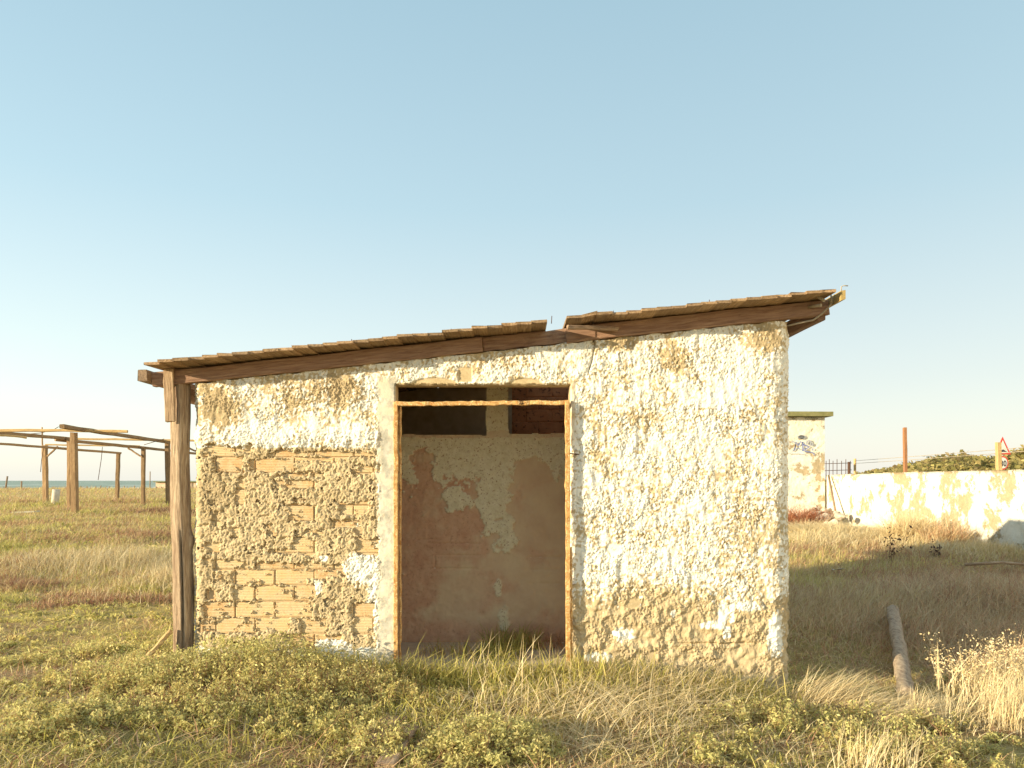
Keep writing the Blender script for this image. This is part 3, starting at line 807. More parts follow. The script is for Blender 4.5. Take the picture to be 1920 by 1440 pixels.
M['gblue'] = paintmat('blue_spray', (0.16, 0.20, 0.42)); M['gdark'] = paintmat('dark_spray', (0.10, 0.12, 0.08)); M['ggrey'] = paintmat('grey_spray', (0.36, 0.38, 0.42)); M['gred'] = paintmat('pale_red_spray', (0.55, 0.30, 0.2))
def hw(x, y):
    k = 20.165 / F
    return ((x - 960) * k, 20.165, EYE + (HZ - y) * k)
def stroke(pts, wd, mat):
    P = [Vector(hw(*p)) for p in pts]; V = []; Fc = []
    for i, p in enumerate(P):
        t = (P[min(i + 1, len(P) - 1)] - P[max(0, i - 1)]).normalized(); nrm = Vector((-t.z, 0, t.x)) * wd / 2
        V += [p + nrm, p - nrm]
    for i in range(len(P) - 1): Fc.append((2 * i, 2 * i + 1, 2 * i + 3, 2 * i + 2))
    poly('graffiti', V, Fc, mat, hut)
def zz(x0, y0, s, pts): return [(x0 + a * s, y0 + b * s) for a, b in pts]
def arc(cx, cy, rx, ry, a0, a1, n=10): return [(cx + rx * math.cos(math.radians(a0 + (a1 - a0) * i / n)), cy + ry * math.sin(math.radians(a0 + (a1 - a0) * i / n))) for i in range(n + 1)]
stroke(arc(1487, 837, 5, 9, -120, 110), 0.03, M['ggrey'])
stroke([(1488, 845), (1491, 838), (1493.5, 829), (1496, 836), (1498, 834), (1501, 828), (1505, 830)], 0.03, M['gblue'])
stroke([(1505, 829), (1505.5, 838), (1506, 846)], 0.04, M['gblue'])
stroke([(1506, 833), (1512, 836), (1518, 838), (1512, 841), (1508, 845)], 0.03, M['gblue'])
stroke([(1509, 847), (1516, 847), (1522, 848), (1526, 851), (1527, 854)], 0.025, M['gblue'])
stroke([(1494, 841), (1499, 841), (1500, 844)], 0.02, M['gblue'])
stroke(arc(1517, 831, 4, 5, -200, 60), 0.045, M['ggrey'])
stroke([(1523, 831), (1523, 836)], 0.05, M['ggrey'])
stroke([(1524, 841), (1524, 845)], 0.03, M['gblue'])
for q in range(4): stroke(arc(1503, 819.5, 7 - q * 1.3, 3 - q * .6, 0, 350, 14), 0.022, M['ggrey'])
stroke([(1478, 851), (1490, 850.5), (1500, 851), (1509, 852.5), (1512, 856)], 0.018, M['ggrey'])
stroke([(1509, 782), (1511, 786), (1512, 782), (1514, 786), (1516, 782), (1517, 786), (1519, 783), (1520, 787), (1522, 782), (1524, 786), (1526, 782), (1528, 786), (1530, 782), (1531, 786), (1534, 783)], 0.018, M['gdark'])
stroke([(1488, 784), (1491, 785)], 0.02, M['gdark'])

def rock(name, c, s, seed, mat, **kw):
    r = np.random.default_rng(seed)
    import bmesh
    bm = bmesh.new(); bmesh.ops.create_icosphere(bm, subdivisions=2, radius=1)
    dirs = r.normal(size=(9, 3)); dirs /= np.linalg.norm(dirs, axis=1)[:, None]; lim = r.uniform(.5, .85, 9)
    for v in bm.verts:
        p = np.array(v.co)
        for dd, L in zip(dirs, lim):
            q = p @ dd
            if q > L: p = p - dd * (q - L)
        p += r.normal(0, .03, 3)
        v.co = (p[0] * s[0], p[1] * s[1], p[2] * s[2])
    me = bpy.data.meshes.new(name); bm.to_mesh(me); bm.free(); me.materials.append(mat)
    o = bpy.data.objects.new(name, me); o.location = c; o.rotation_euler = tuple(r.uniform(0, 3, 3) * np.array([.2, .2, 1]))
    return finish(o, None, **kw)
for i, (x, y, Y, s) in enumerate([(1516, 958, 19.6, .22), (1530, 966, 19.2, .26), (1541, 974, 18.8, .24), (1549, 958, 19.3, .16), (1560, 972, 18.9, .20), (1568, 965, 18.6, .15), (1576, 968, 18.2, .17), (1566, 984, 17.6, .22), (1525, 952, 19.8, .16), (1534, 957, 19.6, .14), (1552, 984, 17.9, .16)]):
    X = (x - 960) / F * Y; Z = EYE + (HZ - y) / F * Y
    rock('rubble_chunk', (X, Y, max(Z, 0.12)), (s, s * .8, s * .62), 200 + i, M['stone'], label='pale broken masonry chunk heaped against the foot of the graffiti hut', cat='rubble', group='rubble heap by the hut')
# two poles leaning on the wall
tube('leaning_pole', [(8.15, 18.6, 0.2), (8.44, 19.9, 1.58)], 0.028, M['wood_grey'], label='thin pole leaning against the white wall beside the hut', cat='pole')
beam('broken_slat', (7.6, 18.3, 0.35), (8.0, 18.5, 0.62), 0.05, 0.02, M['wood_grey'], label='short splintered slat sticking out of the rubble by the wall', cat='plank', seed=3)

# behind the wall: fence, poles, wires, road sign
def wpt(x, y, Y): return ((x - 960) / F * Y, Y, EYE + (HZ - y) / F * Y)
fence = empty('mesh_fence', wpt(1575, 905, 27), 'rusty wire-mesh fence piece with dark post beyond the white wall', 'fence')
p = wpt(1592, 866, 27); tube('fence_post', [(p[0], 27, 0), p], 0.055, M['dark_iron'], fence, 8)
for i, x in enumerate([1549, 1555, 1562, 1569.5, 1578, 1586, 1594.5]):
    p = wpt(x, 861 if i % 2 else 864, 27); tube('wire', [(p[0], 27.03, 0), p], 0.012, M['dark_iron'], fence, 5)
for y in (869, 882):
    tube('wire', [wpt(1546, y + .5, 27.06), wpt(1597, y - 1, 27.06)], 0.011, M['dark_iron'], fence, 5)
p = wpt(1603, 860, 26); tube('fence_stake', [(p[0], 26, 0), ((p[0]), 26, 1.9), p], 0.045, M['wood_pale'], None, 8, jit=.05, label='pale wooden stake beside the dark fence post behind the wall', cat='stake')
p = wpt(1696.5, 802, 17.3); beam('rusty_pole', (p[0] + .03, 17.3, 0), p, 0.07, 0.075, M['rust_pole'], label='tall rust-brown pole standing behind the white wall', cat='pole', seed=5, jit=.004)
pq = wpt(1872, 830, 15.5); pb = wpt(1879, 905, 15.5)
beam('timber_pole', (pb[0], 15.5, 0), pq, 0.085, 0.085, M['wood_pale'], label='yellowish leaning timber pole in front of the road signs', cat='pole', seed=6, jit=.006)
for dy in (0, 5):
    tube('fence_wire', [wpt(1603, 864 + dy, 26), wpt(1697, 857 + dy * 1.2, 17.3), wpt(1873, 843 + dy * 1.4, 15.5), wpt(1990, 832 + dy * 1.6, 13.5)], 0.006, M['wire'], None, 4,
         label=('upper' if dy == 0 else 'lower') + ' thin wire strung between the poles behind the wall', cat='wire')
sign = empty('road_sign', wpt(1880, 960, 21), 'red-bordered triangular bump warning above a round speed limit sign', 'road sign')
YS = 21.0
M['sred'] = m_simple('sign_red', (0.50, 0.05, 0.045), (0.58, 0.08, 0.06), 6, 0.5, 0.05)
M['swhite'] = m_simple('sign_white', (0.56, 0.58, 0.54), (0.64, 0.65, 0.60), 6, 0.5, 0.05)
M['sblack'] = m_simple('sign_black', (0.03, 0.02, 0.03), (0.05, 0.035, 0.045), 6, 0.5, 0.05)
def plate(name, pts, y, mat, th=0.006):
    n = len(pts); V = []
    for yy in (y, y + th):
        for (a, b) in pts:
            q = wpt(a, b, YS); V.append((q[0], yy, q[2]))
    fs = [tuple(range(n)), tuple(range(2 * n - 1, n - 1, -1))] + [(i, i + n, (i + 1) % n + n, (i + 1) % n) for i in range(n)]
    poly(name, V, fs, mat, sign)
p = wpt(1881, 822, YS)
tube('sign_pole', [(p[0], YS + .05, 0), (p[0], YS + .05, p[2])], 0.035, M['wire'], sign, 8)
plate('triangle_plate', [(1865, 852), (1895.5, 852), (1880, 818.5)], YS, M['sred'])
plate('triangle_face', [(1870, 849), (1890.7, 849), (1880.2, 825.5)], YS - .007, M['swhite'])
plate('bump_symbol', [(1873, 847.3), (1887.5, 847), (1885, 845.6), (1881, 843.2), (1879, 843.2), (1876.5, 845.6)], YS - .014, M['sblack'])
plate('round_plate', arc(1880.3, 868, 10.6, 13, 0, 345, 23), YS, M['sred'])
plate('round_face', arc(1880.3, 868, 8.2, 10.4, 0, 345, 23), YS - .007, M['swhite'])
def digit(cx, pts, wd=1.5):
    V = []; Fc = []
    P = [(cx + a, 869 + b) for a, b in pts]
    for i, (a, b) in enumerate(P):
        a0, b0 = P[max(0, i - 1)]; a1, b1 = P[min(len(P) - 1, i + 1)]
        L = math.hypot(a1 - a0, b1 - b0) or 1; nx, ny = -(b1 - b0) / L * wd / 2, (a1 - a0) / L * wd / 2
        for s in (1, -1):
            q = wpt(a + nx * s, b + ny * s, YS); V.append((q[0], YS - .014, q[2]))
    for i in range(len(P) - 1): Fc.append((2 * i, 2 * i + 1, 2 * i + 3, 2 * i + 2))
    poly('digit', V, Fc, M['sblack'], sign)
digit(1883.6, [(2.0 * math.cos(q), 5 * math.sin(q)) for q in np.linspace(0, 2 * math.pi, 20)])
digit(1877.2, [(1.9 * math.cos(q), -2.6 + 2.5 * math.sin(q)) for q in np.linspace(-2.6, 1.5, 12)] + [(2.0 * math.cos(q), 2.5 + 2.6 * math.sin(q)) for q in np.linspace(-1.5, 2.6, 12)])

# ------------------------------------------------------------------ pergola and things of the left field
perg = empty('pergola', (-13.5, 25, 0.4), 'bare timber pergola frame standing in the field near the sea', 'pergola')
def pg(name, a, b, wd, ht, mat='wood_perg', seed=0, bow=0.0):
    beam(name, wpt(*a), wpt(*b), wd, ht, M[mat], perg, seg=10, jit=.008, cham=.012, seed=seed, bow=bow)
def pst(xt, yt, xb, yb, Y, wd, seed):
    a = wpt(xt, yt, Y); b = wpt(xb, yb, Y)
    beam('post', (b[0], Y, b[2] - .25), a, wd, wd, M['wood_perg'], perg, seg=8, jit=.008, cham=.015, seed=seed)
pst(138, 811, 141, 968, 19.9, .145, 1); pst(84, 835, 86, 944, 30.5, .17, 2); pst(222, 849, 219, 941, 33, .14, 3); pst(269, 838, 268, 952, 26.2, .12, 4); pst(314, 829, 316, 952, 26.6, .15, 5); pst(130, 821, 130, 957, 24, .12, 6)
pg('log_beam', (-70, 808, 20), (239, 809, 20), .075, .075, 'wood_pale', 11, 0.02)
pg('beam', (116, 799.5, 18.8), (322, 830, 27), .12, .10, seed=12)
pg('beam', (-60, 806, 20), (131, 823, 24.3), .11, .10, seed=13)
pg('beam', (104, 824, 23.9), (262, 839, 26.3), .10, .10, seed=14)
pg('beam', (255, 838, 26.2), (372, 851, 31), .10, .09, seed=20)
pg('beam', (-40, 829, 27), (226, 849.5, 33), .11, .09, seed=15)
pg('cane', (146, 823, 26), (380, 826, 26), .07, .07, 'wood_pale', 16)
pg('cane', (85, 834, 30), (262, 836, 30), .06, .06, 'wood_pale', 17)
pg('brace', (88.5, 856, 30.3), (108, 837, 30.3), .06, .06, seed=18)
pg('brace', (240, 840, 26.1), (266, 857, 26.1), .06, .05, seed=19)
pg('brace', (352, 839, 27), (380, 852, 27), .07, .06, seed=21)
pg('stick', (79, 801, 30.6), (80, 870, 30.6), .05, .05, seed=22)
pg('sheet_strip', (-30, 813, 20.6), (50, 820, 21.4), .05, .06, 'wood_pale', 23)
for pts in ([(82, 840), (78, 862), (76, 885)], [(192, 838), (190, 860), (184, 900)], [(50, 814), (75, 812), (100, 806), (110, 800)], [(270, 834), (290, 828), (308, 823)]):
    tube('hanging_wire', [wpt(x, y, 25) for x, y in pts], 0.011, M['dark_iron'], perg, 4)
pv = wpt(103, 948, 27.7)
tube('pipe_stump', [(pv[0], 27.7, .2), (pv[0] + .02, 27.7, .8), (pv[0] + .05, 27.7, 1.12)], 0.13, M['white_scrap'], None, 14, jit=.02, label='short pale concrete stump standing in the field under the pergola', cat='stump')
for i, (x, y, Y, L, lab) in enumerate([(125, 958, 23, .55, 'pale flat scrap panel lying by the front pergola post'), (47, 966, 20.5, .6, 'whitish flat scrap panel lying in the grass at far left')]):
    a = wpt(x, y, Y); zg = float(gz(a[0], Y)) + .07
    beam('scrap_panel', (a[0] - L / 2, Y, zg), (a[0] + L / 2, Y + .05, zg + .03), .3, .04, M['white_scrap'], label=lab, cat='panel', seed=i)
for i, (x0, y0, x1, y1, Y, r, lab) in enumerate([(10, 914, 14, 893, 86, .10, 'dark crooked stake leaning right at the shore, far left'), (40, 915, 40.5, 902, 86, .09, 'short upright stake at the shore left of the pergola'), (281, 915, 281.5, 884, 90, .06, 'thin grey mast at the shore right of the pergola')]):
    tube('shore_stake', [wpt(x0, y0 + 6, Y), wpt(x1, y1, Y)], r, M['wood_grey'], None, 6, label=lab, cat='stake')
for i in range(12):
    x = 150 + i * 14 + random.uniform(-4, 4)
    tube('beach_post', [wpt(x, 918, 87), wpt(x + random.uniform(-.5, .5), 911 + random.uniform(-1, 1.5), 87)], .07, M['wood_grey'], None, 5, label='tiny fence post in the row along the shore', cat='post', group='posts along the shore')
lb = empty('beach_building', wpt(330, 915, 92), 'low dark building on the shore seen behind the shed post', 'building')
a = wpt(292, 912, 92); b = wpt(420, 903, 92)
box('wall', (a[0], 92, -1.2), (b[0], 97, b[2] - .08), M['inner_plain'], lb); box('roof', (a[0] - .2, 91.7, b[2] - .075), (b[0] + .2, 97.3, b[2] + .03), M['slab'], lb)

# small ground things
beam('leaning_plank', (-2.72, 5.45, 0.10), (-2.53, 5.53, 0.335), .06, .03, M['wood_pale'], label='short pale plank propped against the foot of the timber post', cat='plank', seed=31)
def log():
    n, rows = 16, 40
    t = np.linspace(0, 1, rows); an = np.linspace(0, 2 * np.pi, n, endpoint=False)
    A, T = np.meshgrid(an, t)
    a = np.array([2.80, 5.30, -0.08]); b = np.array([4.08, 8.0, 0.06])
    ax = (b - a) / np.linalg.norm(b - a); sd = np.cross(ax, [0, 0, 1]); sd /= np.linalg.norm(sd); up = np.cross(sd, ax)
    r = 0.060 * (1 + .09 * perlin(A * 2, T * 8, 5)) + .006 * perlin(A * 6, T * 14, 6) - .012 * ss(.5, .8, perlin(A * 5, T * 3, 7))
    for tc in (.12, .3, .52, .8): r = r - .010 * np.exp(-((T - tc - .01 * np.sin(A * 2)) / .007) ** 2)
    P = a + ax * (T * np.linalg.norm(b - a))[..., None] + sd * (r * np.cos(A))[..., None] + up * (r * np.sin(A))[..., None]
    P = P.reshape(-1, 3); i = np.arange(rows - 1)[:, None] * n + np.arange(n)[None]; j = np.arange(rows - 1)[:, None] * n + (np.arange(n)[None] + 1) % n
    Fq = np.stack([i, j, j + n, i + n], -1).reshape(-1, 4)
    P = np.vstack([P, a, b]); c0, c1 = rows * n, rows * n + 1
    k = np.arange(0, n, 2)
    caps = np.vstack([np.stack([k * 0 + c0, (k + 2) % n, k + 1, k], -1), np.stack([k * 0 + c1, k + (rows - 1) * n, k + 1 + (rows - 1) * n, (k + 2) % n + (rows - 1) * n], -1)])
    mk('fallen_log', P, np.vstack([Fq, caps]), M['log'], None, smooth=True, label='grey cracked log lying in the shade right of the shed', cat='log')
def m_log():
    t = NT('weathered_log', 0.9); o = t.map((2, 2, 2)); g = t.noise(t.map((14, 4, 14)), 3, 6, .7)
    c = t.ramp(g, [(0.3, (0.14, 0.10, 0.07)), (0.5, (0.34, 0.265, 0.19)), (0.75, (0.50, 0.41, 0.30))])
    t.bump(g, .7, .01); return t.col(c)
M['log'] = m_log()
log()
for i, (x, y, L, wd, lab) in enumerate([(700, 1395, .62, .13, 'half-buried weathered board in the grass, left of the pair before the door'), (738, 1410, .55, .10, 'half-buried weathered board in the grass, right of the pair before the door')]):
    Y = 1.45 * F / (y - 901); X = (x - 960) / F * Y
    beam('buried_board', (X, Y - L / 2, .03), (X + .05, Y + L / 2, .045), wd, .035, M['wood'], label=lab, cat='board', seed=50 + i)
def scrap(name, x, y, Y, s, lab, mat, cat, dz=.06):
    X = (x - 960) / F * Y; z = float(gz(X, Y)) + dz
    r = np.random.default_rng(int(x))
    V = [(X + a * s + r.normal(0, s * .12), Y + b * s * .7, z + r.uniform(0, .04)) for b in (-.5, 0, .5) for a in (-.5, 0, .5)]
    Fc = [(0, 1, 4, 3), (1, 2, 5, 4), (3, 4, 7, 6), (4, 5, 8, 7)]
    o = poly(name, V, Fc, mat, None, label=lab, cat=cat)
    m = o.modifiers.new('thickness', 'SOLIDIFY'); m.thickness = .004
scrap('paper_scrap', 1572, 1097, 10.4, .13, 'crumpled white scrap on the shaded grass right of the shed', M['white_scrap'], 'litter', .16)
tube('dead_branch', [(5.55, 9.15, .42), (5.9, 9.0, .46), (6.3, 8.85, .44), (6.8, 8.75, .46), (7.3, 8.6, .40)], .022, M['wood_grey'], None, 6, jit=.1, taper=.6, label='long pale dead branch lying on the shaded brush at right', cat='branch')

# ------------------------------------------------------------------ vegetation
GREEN = np.array([(0.36, 0.35, 0.085), (0.48, 0.45, 0.12), (0.59, 0.53, 0.16), (0.66, 0.56, 0.21)])
SAGE = np.array([(0.43, 0.42, 0.16), (0.56, 0.53, 0.21), (0.64, 0.59, 0.25), (0.68, 0.60, 0.28)])
STRAW = np.array([(0.66, 0.52, 0.28), (0.75, 0.62, 0.37), (0.80, 0.69, 0.45), (0.58, 0.44, 0.23)])
BROWN = np.array([(0.44, 0.23, 0.14), (0.54, 0.33, 0.19), (0.62, 0.43, 0.25), (0.34, 0.17, 0.11)])
OLIVE = np.array([(0.52, 0.45, 0.16), (0.64, 0.54, 0.21), (0.72, 0.61, 0.27), (0.58, 0.51, 0.20)])

def pick(pal, n):
    a = RNG.integers(0, len(pal), n); b = RNG.integers(0, len(pal), n); t = RNG.random(n)[:, None]
    return (pal[a] * t + pal[b] * (1 - t)) * RNG.uniform(0.85, 1.15, n)[:, None]

def blades(base, h, wd, az, lean, col, levels=3, bend=1.8, droop=0.25):
    n = len(base); ts = np.linspace(0, 1, levels + 1)
    dirv = np.stack([np.cos(az), np.sin(az), 0 * az], -1)
    sa = az + np.pi / 2 + RNG.normal(0, .7, n)
    side = np.stack([np.cos(sa), np.sin(sa), 0 * sa], -1)
    V = []
    for i, t in enumerate(ts):
        c = base + dirv * (lean * h * t ** bend)[:, None]
        c[:, 2] += h * (t - droop * np.minimum(lean, 1.6) * t * t)
        ww = (wd * (1 - 0.75 * t ** 1.5) / 2)[:, None]
        if i < levels: V += [c - side * ww, c + side * ww]
        else: V += [c]
    k = 2 * levels + 1
    P = np.stack(V, 1).reshape(-1, 3)
    f = []
    for i in range(levels - 1):
        a = 2 * i; f += [(a, a + 1, a + 3), (a, a + 3, a + 2)]
    a = 2 * (levels - 1); f.append((a, a + 1, a + 2))
    Fq = (np.arange(n)[:, None, None] * k + np.array(f)[None]).reshape(-1, 3)
    return P, Fq, np.repeat(col, k, 0)

def leaves(c, size, col, upbias=0.15, ratio=0.45):
    n = len(c)
    nrm = RNG.normal(size=(n, 3)); nrm[:, 2] = np.abs(nrm[:, 2]) + upbias; nrm /= np.linalg.norm(nrm, axis=1)[:, None]
    a = np.cross(nrm, RNG.normal(size=(n, 3))); a /= np.linalg.norm(a, axis=1)[:, None]
    b = np.cross(nrm, a)
    s = size[:, None]
    P = np.stack([c - a * s, c + b * s * ratio + a * s * .15, c + a * s - nrm * s * .25, c - b * s * ratio + a * s * .15], 1).reshape(-1, 3)
    i = np.arange(n)[:, None] * 4
    Fq = np.concatenate([i + np.array([[0, 1, 2]]), i + np.array([[0, 2, 3]])], 0)
    return P, Fq, np.repeat(col, 4, 0)

class Veg:
    def __init__(s): s.P = []; s.F = []; s.C = []; s.n = 0
    def add(s, t):
        P, Fq, C = t; s.P.append(P); s.F.append(Fq + s.n); s.C.append(C); s.n += len(P)
    def build(s, name, mat, **kw):
        return mk(name, np.vstack(s.P), np.vstack(s.F), mat, None, {'col': np.vstack(s.C)}, **kw)

def outside(x, y, pad=0.0):
    return ~((x > XL - .03 - pad) & (x < XR + .03 + pad) & (y > YF - .03 - pad) & (y < YB + .15 + pad))

def sample(n, y0, y1, lo=-0.76, hi=0.76):
    y = y0 * (y1 / y0) ** RNG.random(n)
    x = (lo + (hi - lo) * RNG.random(n)) * y
    k = outside(x, y) & (x < XW - .02)
    return x[k], y[k]

def base(x, y, dz=-0.01): return np.stack([x, y, gz(x, y) + dz], -1)

def W(x, y, zg=0.05):          # ground point under a reference pixel
    Y = (EYE - zg) * F / (y - HZ); return (x - 960) / F * Y, Y

# masks over the ground
def gmask(x, y, lst):
    m = np.zeros_like(x)
    for (cx, cy, rx, ry, a) in lst: m = m + a * np.exp(-(((x - cx) / rx) ** 2 + ((y - cy) / ry) ** 2))
    return m
HERB = [(-1.75, 5.05, .75, .45, 1.3), (-1.15, 4.75, .55, .45, .9), (-2.5, 4.9, .6, .3, .8), (-1.9, 4.35, .45, .28, .8), (-0.12, 3.95, .33, .26, 1.3), (1.7, 4.75, .55, .35, .8), (2.3, 4.25, .4, .3, .9), (-0.8, 4.0, .35, .25, .7), (2.55, 4.9, .45, .25, .8), (-3.2, 5.6, .6, .3, .6), (-3.8, 7.6, 1.0, .5, .5), (-0.6, 4.9, .5, .3, .4), (1.1, 4.1, .3, .25, .4), (-2.6, 3.9, .5, .25, .5)]
GRASSG = [(-0.9, 5.35, .8, .22, 1.0), (0.0, 5.2, .8, .35, 1.0), (0.45, 5.15, .5, .25, .7), (1.4, 5.2, .7, .25, .7), (-0.4, 4.5, .8, .35, .7), (1.9, 5.1, .4, .3, .5), (0.9, 4.3, .8, .4, .3), (-1.5, 4.2, .8, .5, .4)]
STRAWM = [(0.3, 4.75, .8, .35, 1.2), (1.0, 4.95, .7, .3, .9), (0.5, 4.2, .7, .4, .8), (2.1, 5.15, .35, .2, 1.0), (3.2, 5.0, .5, .5, 1.0), (-0.5, 4.5, .5, .3, .4), (2.0, 4.1, .4, .3, .5)]
BARE = [(3.0, 4.5, .35, .4, 1.2), (0.95, 3.75, .35, .15, 1.0), (-2.2, 3.85, .6, .15, .5)]

g = Veg(); st = Veg(); hb = Veg()
# --- foreground and around the shed (3 - 9 m)
def lawn(n, y0, y1):
    x, y = sample(n, y0, y1)
    far = ss(5.8, 7.5, y)
    nA = fbm(x * 1.3, y * 1.3, 201, 4); nB = fbm(x * 3.5, y * 3.5, 205, 3)
    gm = gmask(x, y, GRASSG); sm = gmask(x, y, STRAWM); bm = gmask(x, y, BARE)
    right = ss(1.5, 2.6, x) * ss(5.6, 6.4, y)
    pg_ = np.clip((0.20 + gm * .75 + .35 * nA + .12 * far) * (1 - .75 * right), 0, 2)
    ps = np.clip(0.24 + sm * .8 - .25 * nA + .3 * nB + .25 * right, 0, 2)
    pb = np.clip(0.13 - .3 * nA + .5 * nB + .25 * right, 0.03, 2)
    po = np.clip(0.30 + 0.3 * far + .2 * nB, 0.02, 2)
    tot = pg_ + ps + pb + po; q = RNG.random(len(x)) * tot
    kind = np.where(q < pg_, 0, np.where(q < pg_ + ps, 1, np.where(q < pg_ + ps + pb, 2, 3)))
    keep = RNG.random(len(x)) > np.clip(bm, 0, .93)
    x, y, kind, gm, sm, right, nB = x[keep], y[keep], kind[keep], gm[keep], sm[keep], right[keep], nB[keep]
    n = len(x); far = ss(5.6, 8, y)
    # keep blades low in front of the doorway and wall as in the photograph
    h = np.where(kind == 0, RNG.gamma(5, .026, n) * (0.30 + .75 * np.clip(gm, 0, 1.1)), np.where(kind == 1, RNG.gamma(4, .034, n) * (.30 + .65 * np.clip(sm, 0, 1.1)), np.where(kind == 2, RNG.gamma(4, .016, n), RNG.gamma(4, .014, n))))
    h = np.clip(h * (1 + .2 * nB), .02, .38) * (1 - .25 * far * (1 - right))
    wd = np.where(kind == 0, RNG.uniform(.006, .012, n), np.where(kind == 1, RNG.uniform(.004, .0075, n), RNG.uniform(.004, .008, n))) * (1 + .5 * far)
    az = np.where(kind == 0, RNG.uniform(0, 6.28, n), np.where(kind == 1, RNG.normal(0.2, 1.9, n), RNG.uniform(0, 6.28, n)))
    lean = np.where(kind == 0, RNG.gamma(2.2, .38, n), np.where(kind == 1, RNG.gamma(3, .5, n), RNG.gamma(2.5, .8, n)))
    lean = np.clip(lean, 0, 2.6)
    col = np.where((kind == 0)[:, None], pick(GREEN, n), np.where((kind == 1)[:, None], pick(STRAW, n), np.where((kind == 2)[:, None], pick(BROWN, n), pick(OLIVE, n))))
    b = base(x, y)
    for k, v in ((0, g), (1, st), (2, st), (3, g)):
        s = kind == k
        v.add(blades(b[s], h[s], wd[s], az[s], lean[s], col[s], 3))
lawn(95000, 3.35, 9.5)
# --- farther fields, coarser blades (9 - 34 m)
def field(n, lo, hi, y0, y1):
    x, y = sample(n, y0, y1, lo, hi)
    n = len(x)
    nA = fbm(x * .55, y * .55, 211, 5, .6); nB = fbm(x * 1.6, y * 1.6, 215, 3)
    right = x > 0
    q = RNG.random(n) + .6 * nA - .28 * (right & (y < 12.5))
    col = np.where((q < .30)[:, None], pick(BROWN, n), np.where((q < .58)[:, None], pick(STRAW, n) * .85, np.where((q < .85)[:, None], pick(OLIVE, n), pick(GREEN, n) * 1.05)))
    dist = y / 10
    h = RNG.gamma(4, .02, n) * (1 + .5 * np.clip(nB, -.8, 1.2)) * (0.75 + .25 * dist) * np.where(right, 1.35, 1.0)
    wd = RNG.uniform(.005, .010, n) * dist ** .85
    v = g
    v.add(blades(base(x, y), np.clip(h, .02, .5), wd, RNG.normal(.2, 1.4, n), np.clip(RNG.gamma(2.5, .45, n), 0, 2.2), col, 2))
field(150000, -0.76, -0.34, 8.5, 36)
field(70000, 0.30, 0.72, 8.5, 21)
field(26000, -0.76, -0.3, 34, 92)
# --- taller dry grass stand at left behind the post, dry heap along the white wall
def stand(v, n, cx, cy, rx, ry, h0, pal, az0=0.2, azs=1.0, lean=.5, w0=.005, lev=3):
    x = cx + RNG.normal(0, rx, n); y = cy + RNG.normal(0, ry, n); k = outside(x, y) & (x < XW - .02); x, y = x[k], y[k]; n = len(x)
    h = h0 * RNG.uniform(.45, 1.1, n) * np.exp(-.25 * (((x - cx) / rx) ** 2 + ((y - cy) / ry) ** 2))
    v.add(blades(base(x, y), h, np.full(n, w0) * RNG.uniform(.7, 1.3, n), RNG.normal(az0, azs, n), np.clip(RNG.gamma(2.5, lean / 2.5, n), 0, 2.2), pick(pal, n), lev))
for (cx, rx, n_) in [(-1.05, .22, 500), (-.75, .2, 500), (-.35, .3, 700), (.1, .3, 700), (.5, .25, 500), (.95, .3, 400), (1.45, .3, 350), (1.85, .2, 150)]:
    stand(g, n_, cx, 5.36, rx, .07, .21 if -.8 < cx < .4 else .28, np.vstack([GREEN, GREEN, STRAW]), 0, 3, .8, .009)
stand(st, 700, 1.1, 5.25, .5, .1, .26, STRAW, .3, 1.2, 1.0, .006)
stand(st, 500, 3.0, 5.0, .3, .12, .30, STRAW, .3, .8, .9, .006)
stand(st, 700, 2.75, 5.15, .14, .1, .24, STRAW, .2, .8, 1.0, .006)
stand(st, 4500, -5.6, 10.6, 1.1, .7, .40, STRAW, w0=.006, azs=2.0, lean=.8)
stand(st, 1600, -4.2, 9.4, .5, .8, .34, STRAW, w0=.006, azs=2.0, lean=.8)
stand(st, 1200, -4.6, 8.2, .5, .3, .14, np.vstack([BROWN, STRAW]), w0=.006)
for (cx, cy, rx) in [(-8, 13, .9), (-9.5, 11.5, .8), (-6.4, 13.5, .8), (-11, 16, 1.2), (-9, 20, 1.5), (-13.5, 21.5, 1.5), (-7.5, 9.6, .5), (-12, 25, 1.6), (-6, 16, 1)]:
    stand(st, 900, cx, cy, rx, .35, .20, BROWN, w0=.009, lean=.8, lev=2)
for k_ in range(46):
    cy = RNG.uniform(3.7, 5.2); cx = cy * RNG.uniform(-.72, .66)
    stand(st, 110, cx, cy, .10, .045, .09, [BROWN * .55, BROWN * .8, STRAW][k_ % 3], 0, 3, 1.3, .006)
for k_ in range(34):
    cy = 7.5 * (30 / 7.5) ** RNG.random(); cx = -cy * RNG.uniform(.38, .72)
    stand(st if k_ % 3 else g, 420, cx, cy, .035 * cy, .018 * cy, .012 * cy + .06, [BROWN, BROWN * .8, GREEN][k_ % 3], 0, 3, .9, .0009 * cy, lev=2)
stand(st, 5000, 7.6, 13.5, .55, 1.4, .40, STRAW, w0=.008, lean=1.2)
stand(st, 4000, 6.6, 15.2, .9, .9, .55, STRAW, 0.4, 1.2, 1.6, .008)
stand(st, 4500, 7.2, 17.2, .8, 1.0, .5, STRAW, .4, 1.4, 1.8, .009)
stand(st, 3500, 8.1, 12.4, .25, 1.2, .35, STRAW, 0, 2, 1.0, .008)
stand(g, 3500, 7.9, 13.2, .35, 1.5, .28, OLIVE, 0, 2, 1.0, .008)
stand(st, 7000, 4.2, 7.6, 1.2, .8, .28, np.vstack([BROWN * 1.1, STRAW * .8]), .3, 1.2, 1.2, .005)
stand(st, 6000, 4.4, 8.4, 1.6, .9, .36, STRAW * .8, .3, 1.0, .9, .004)
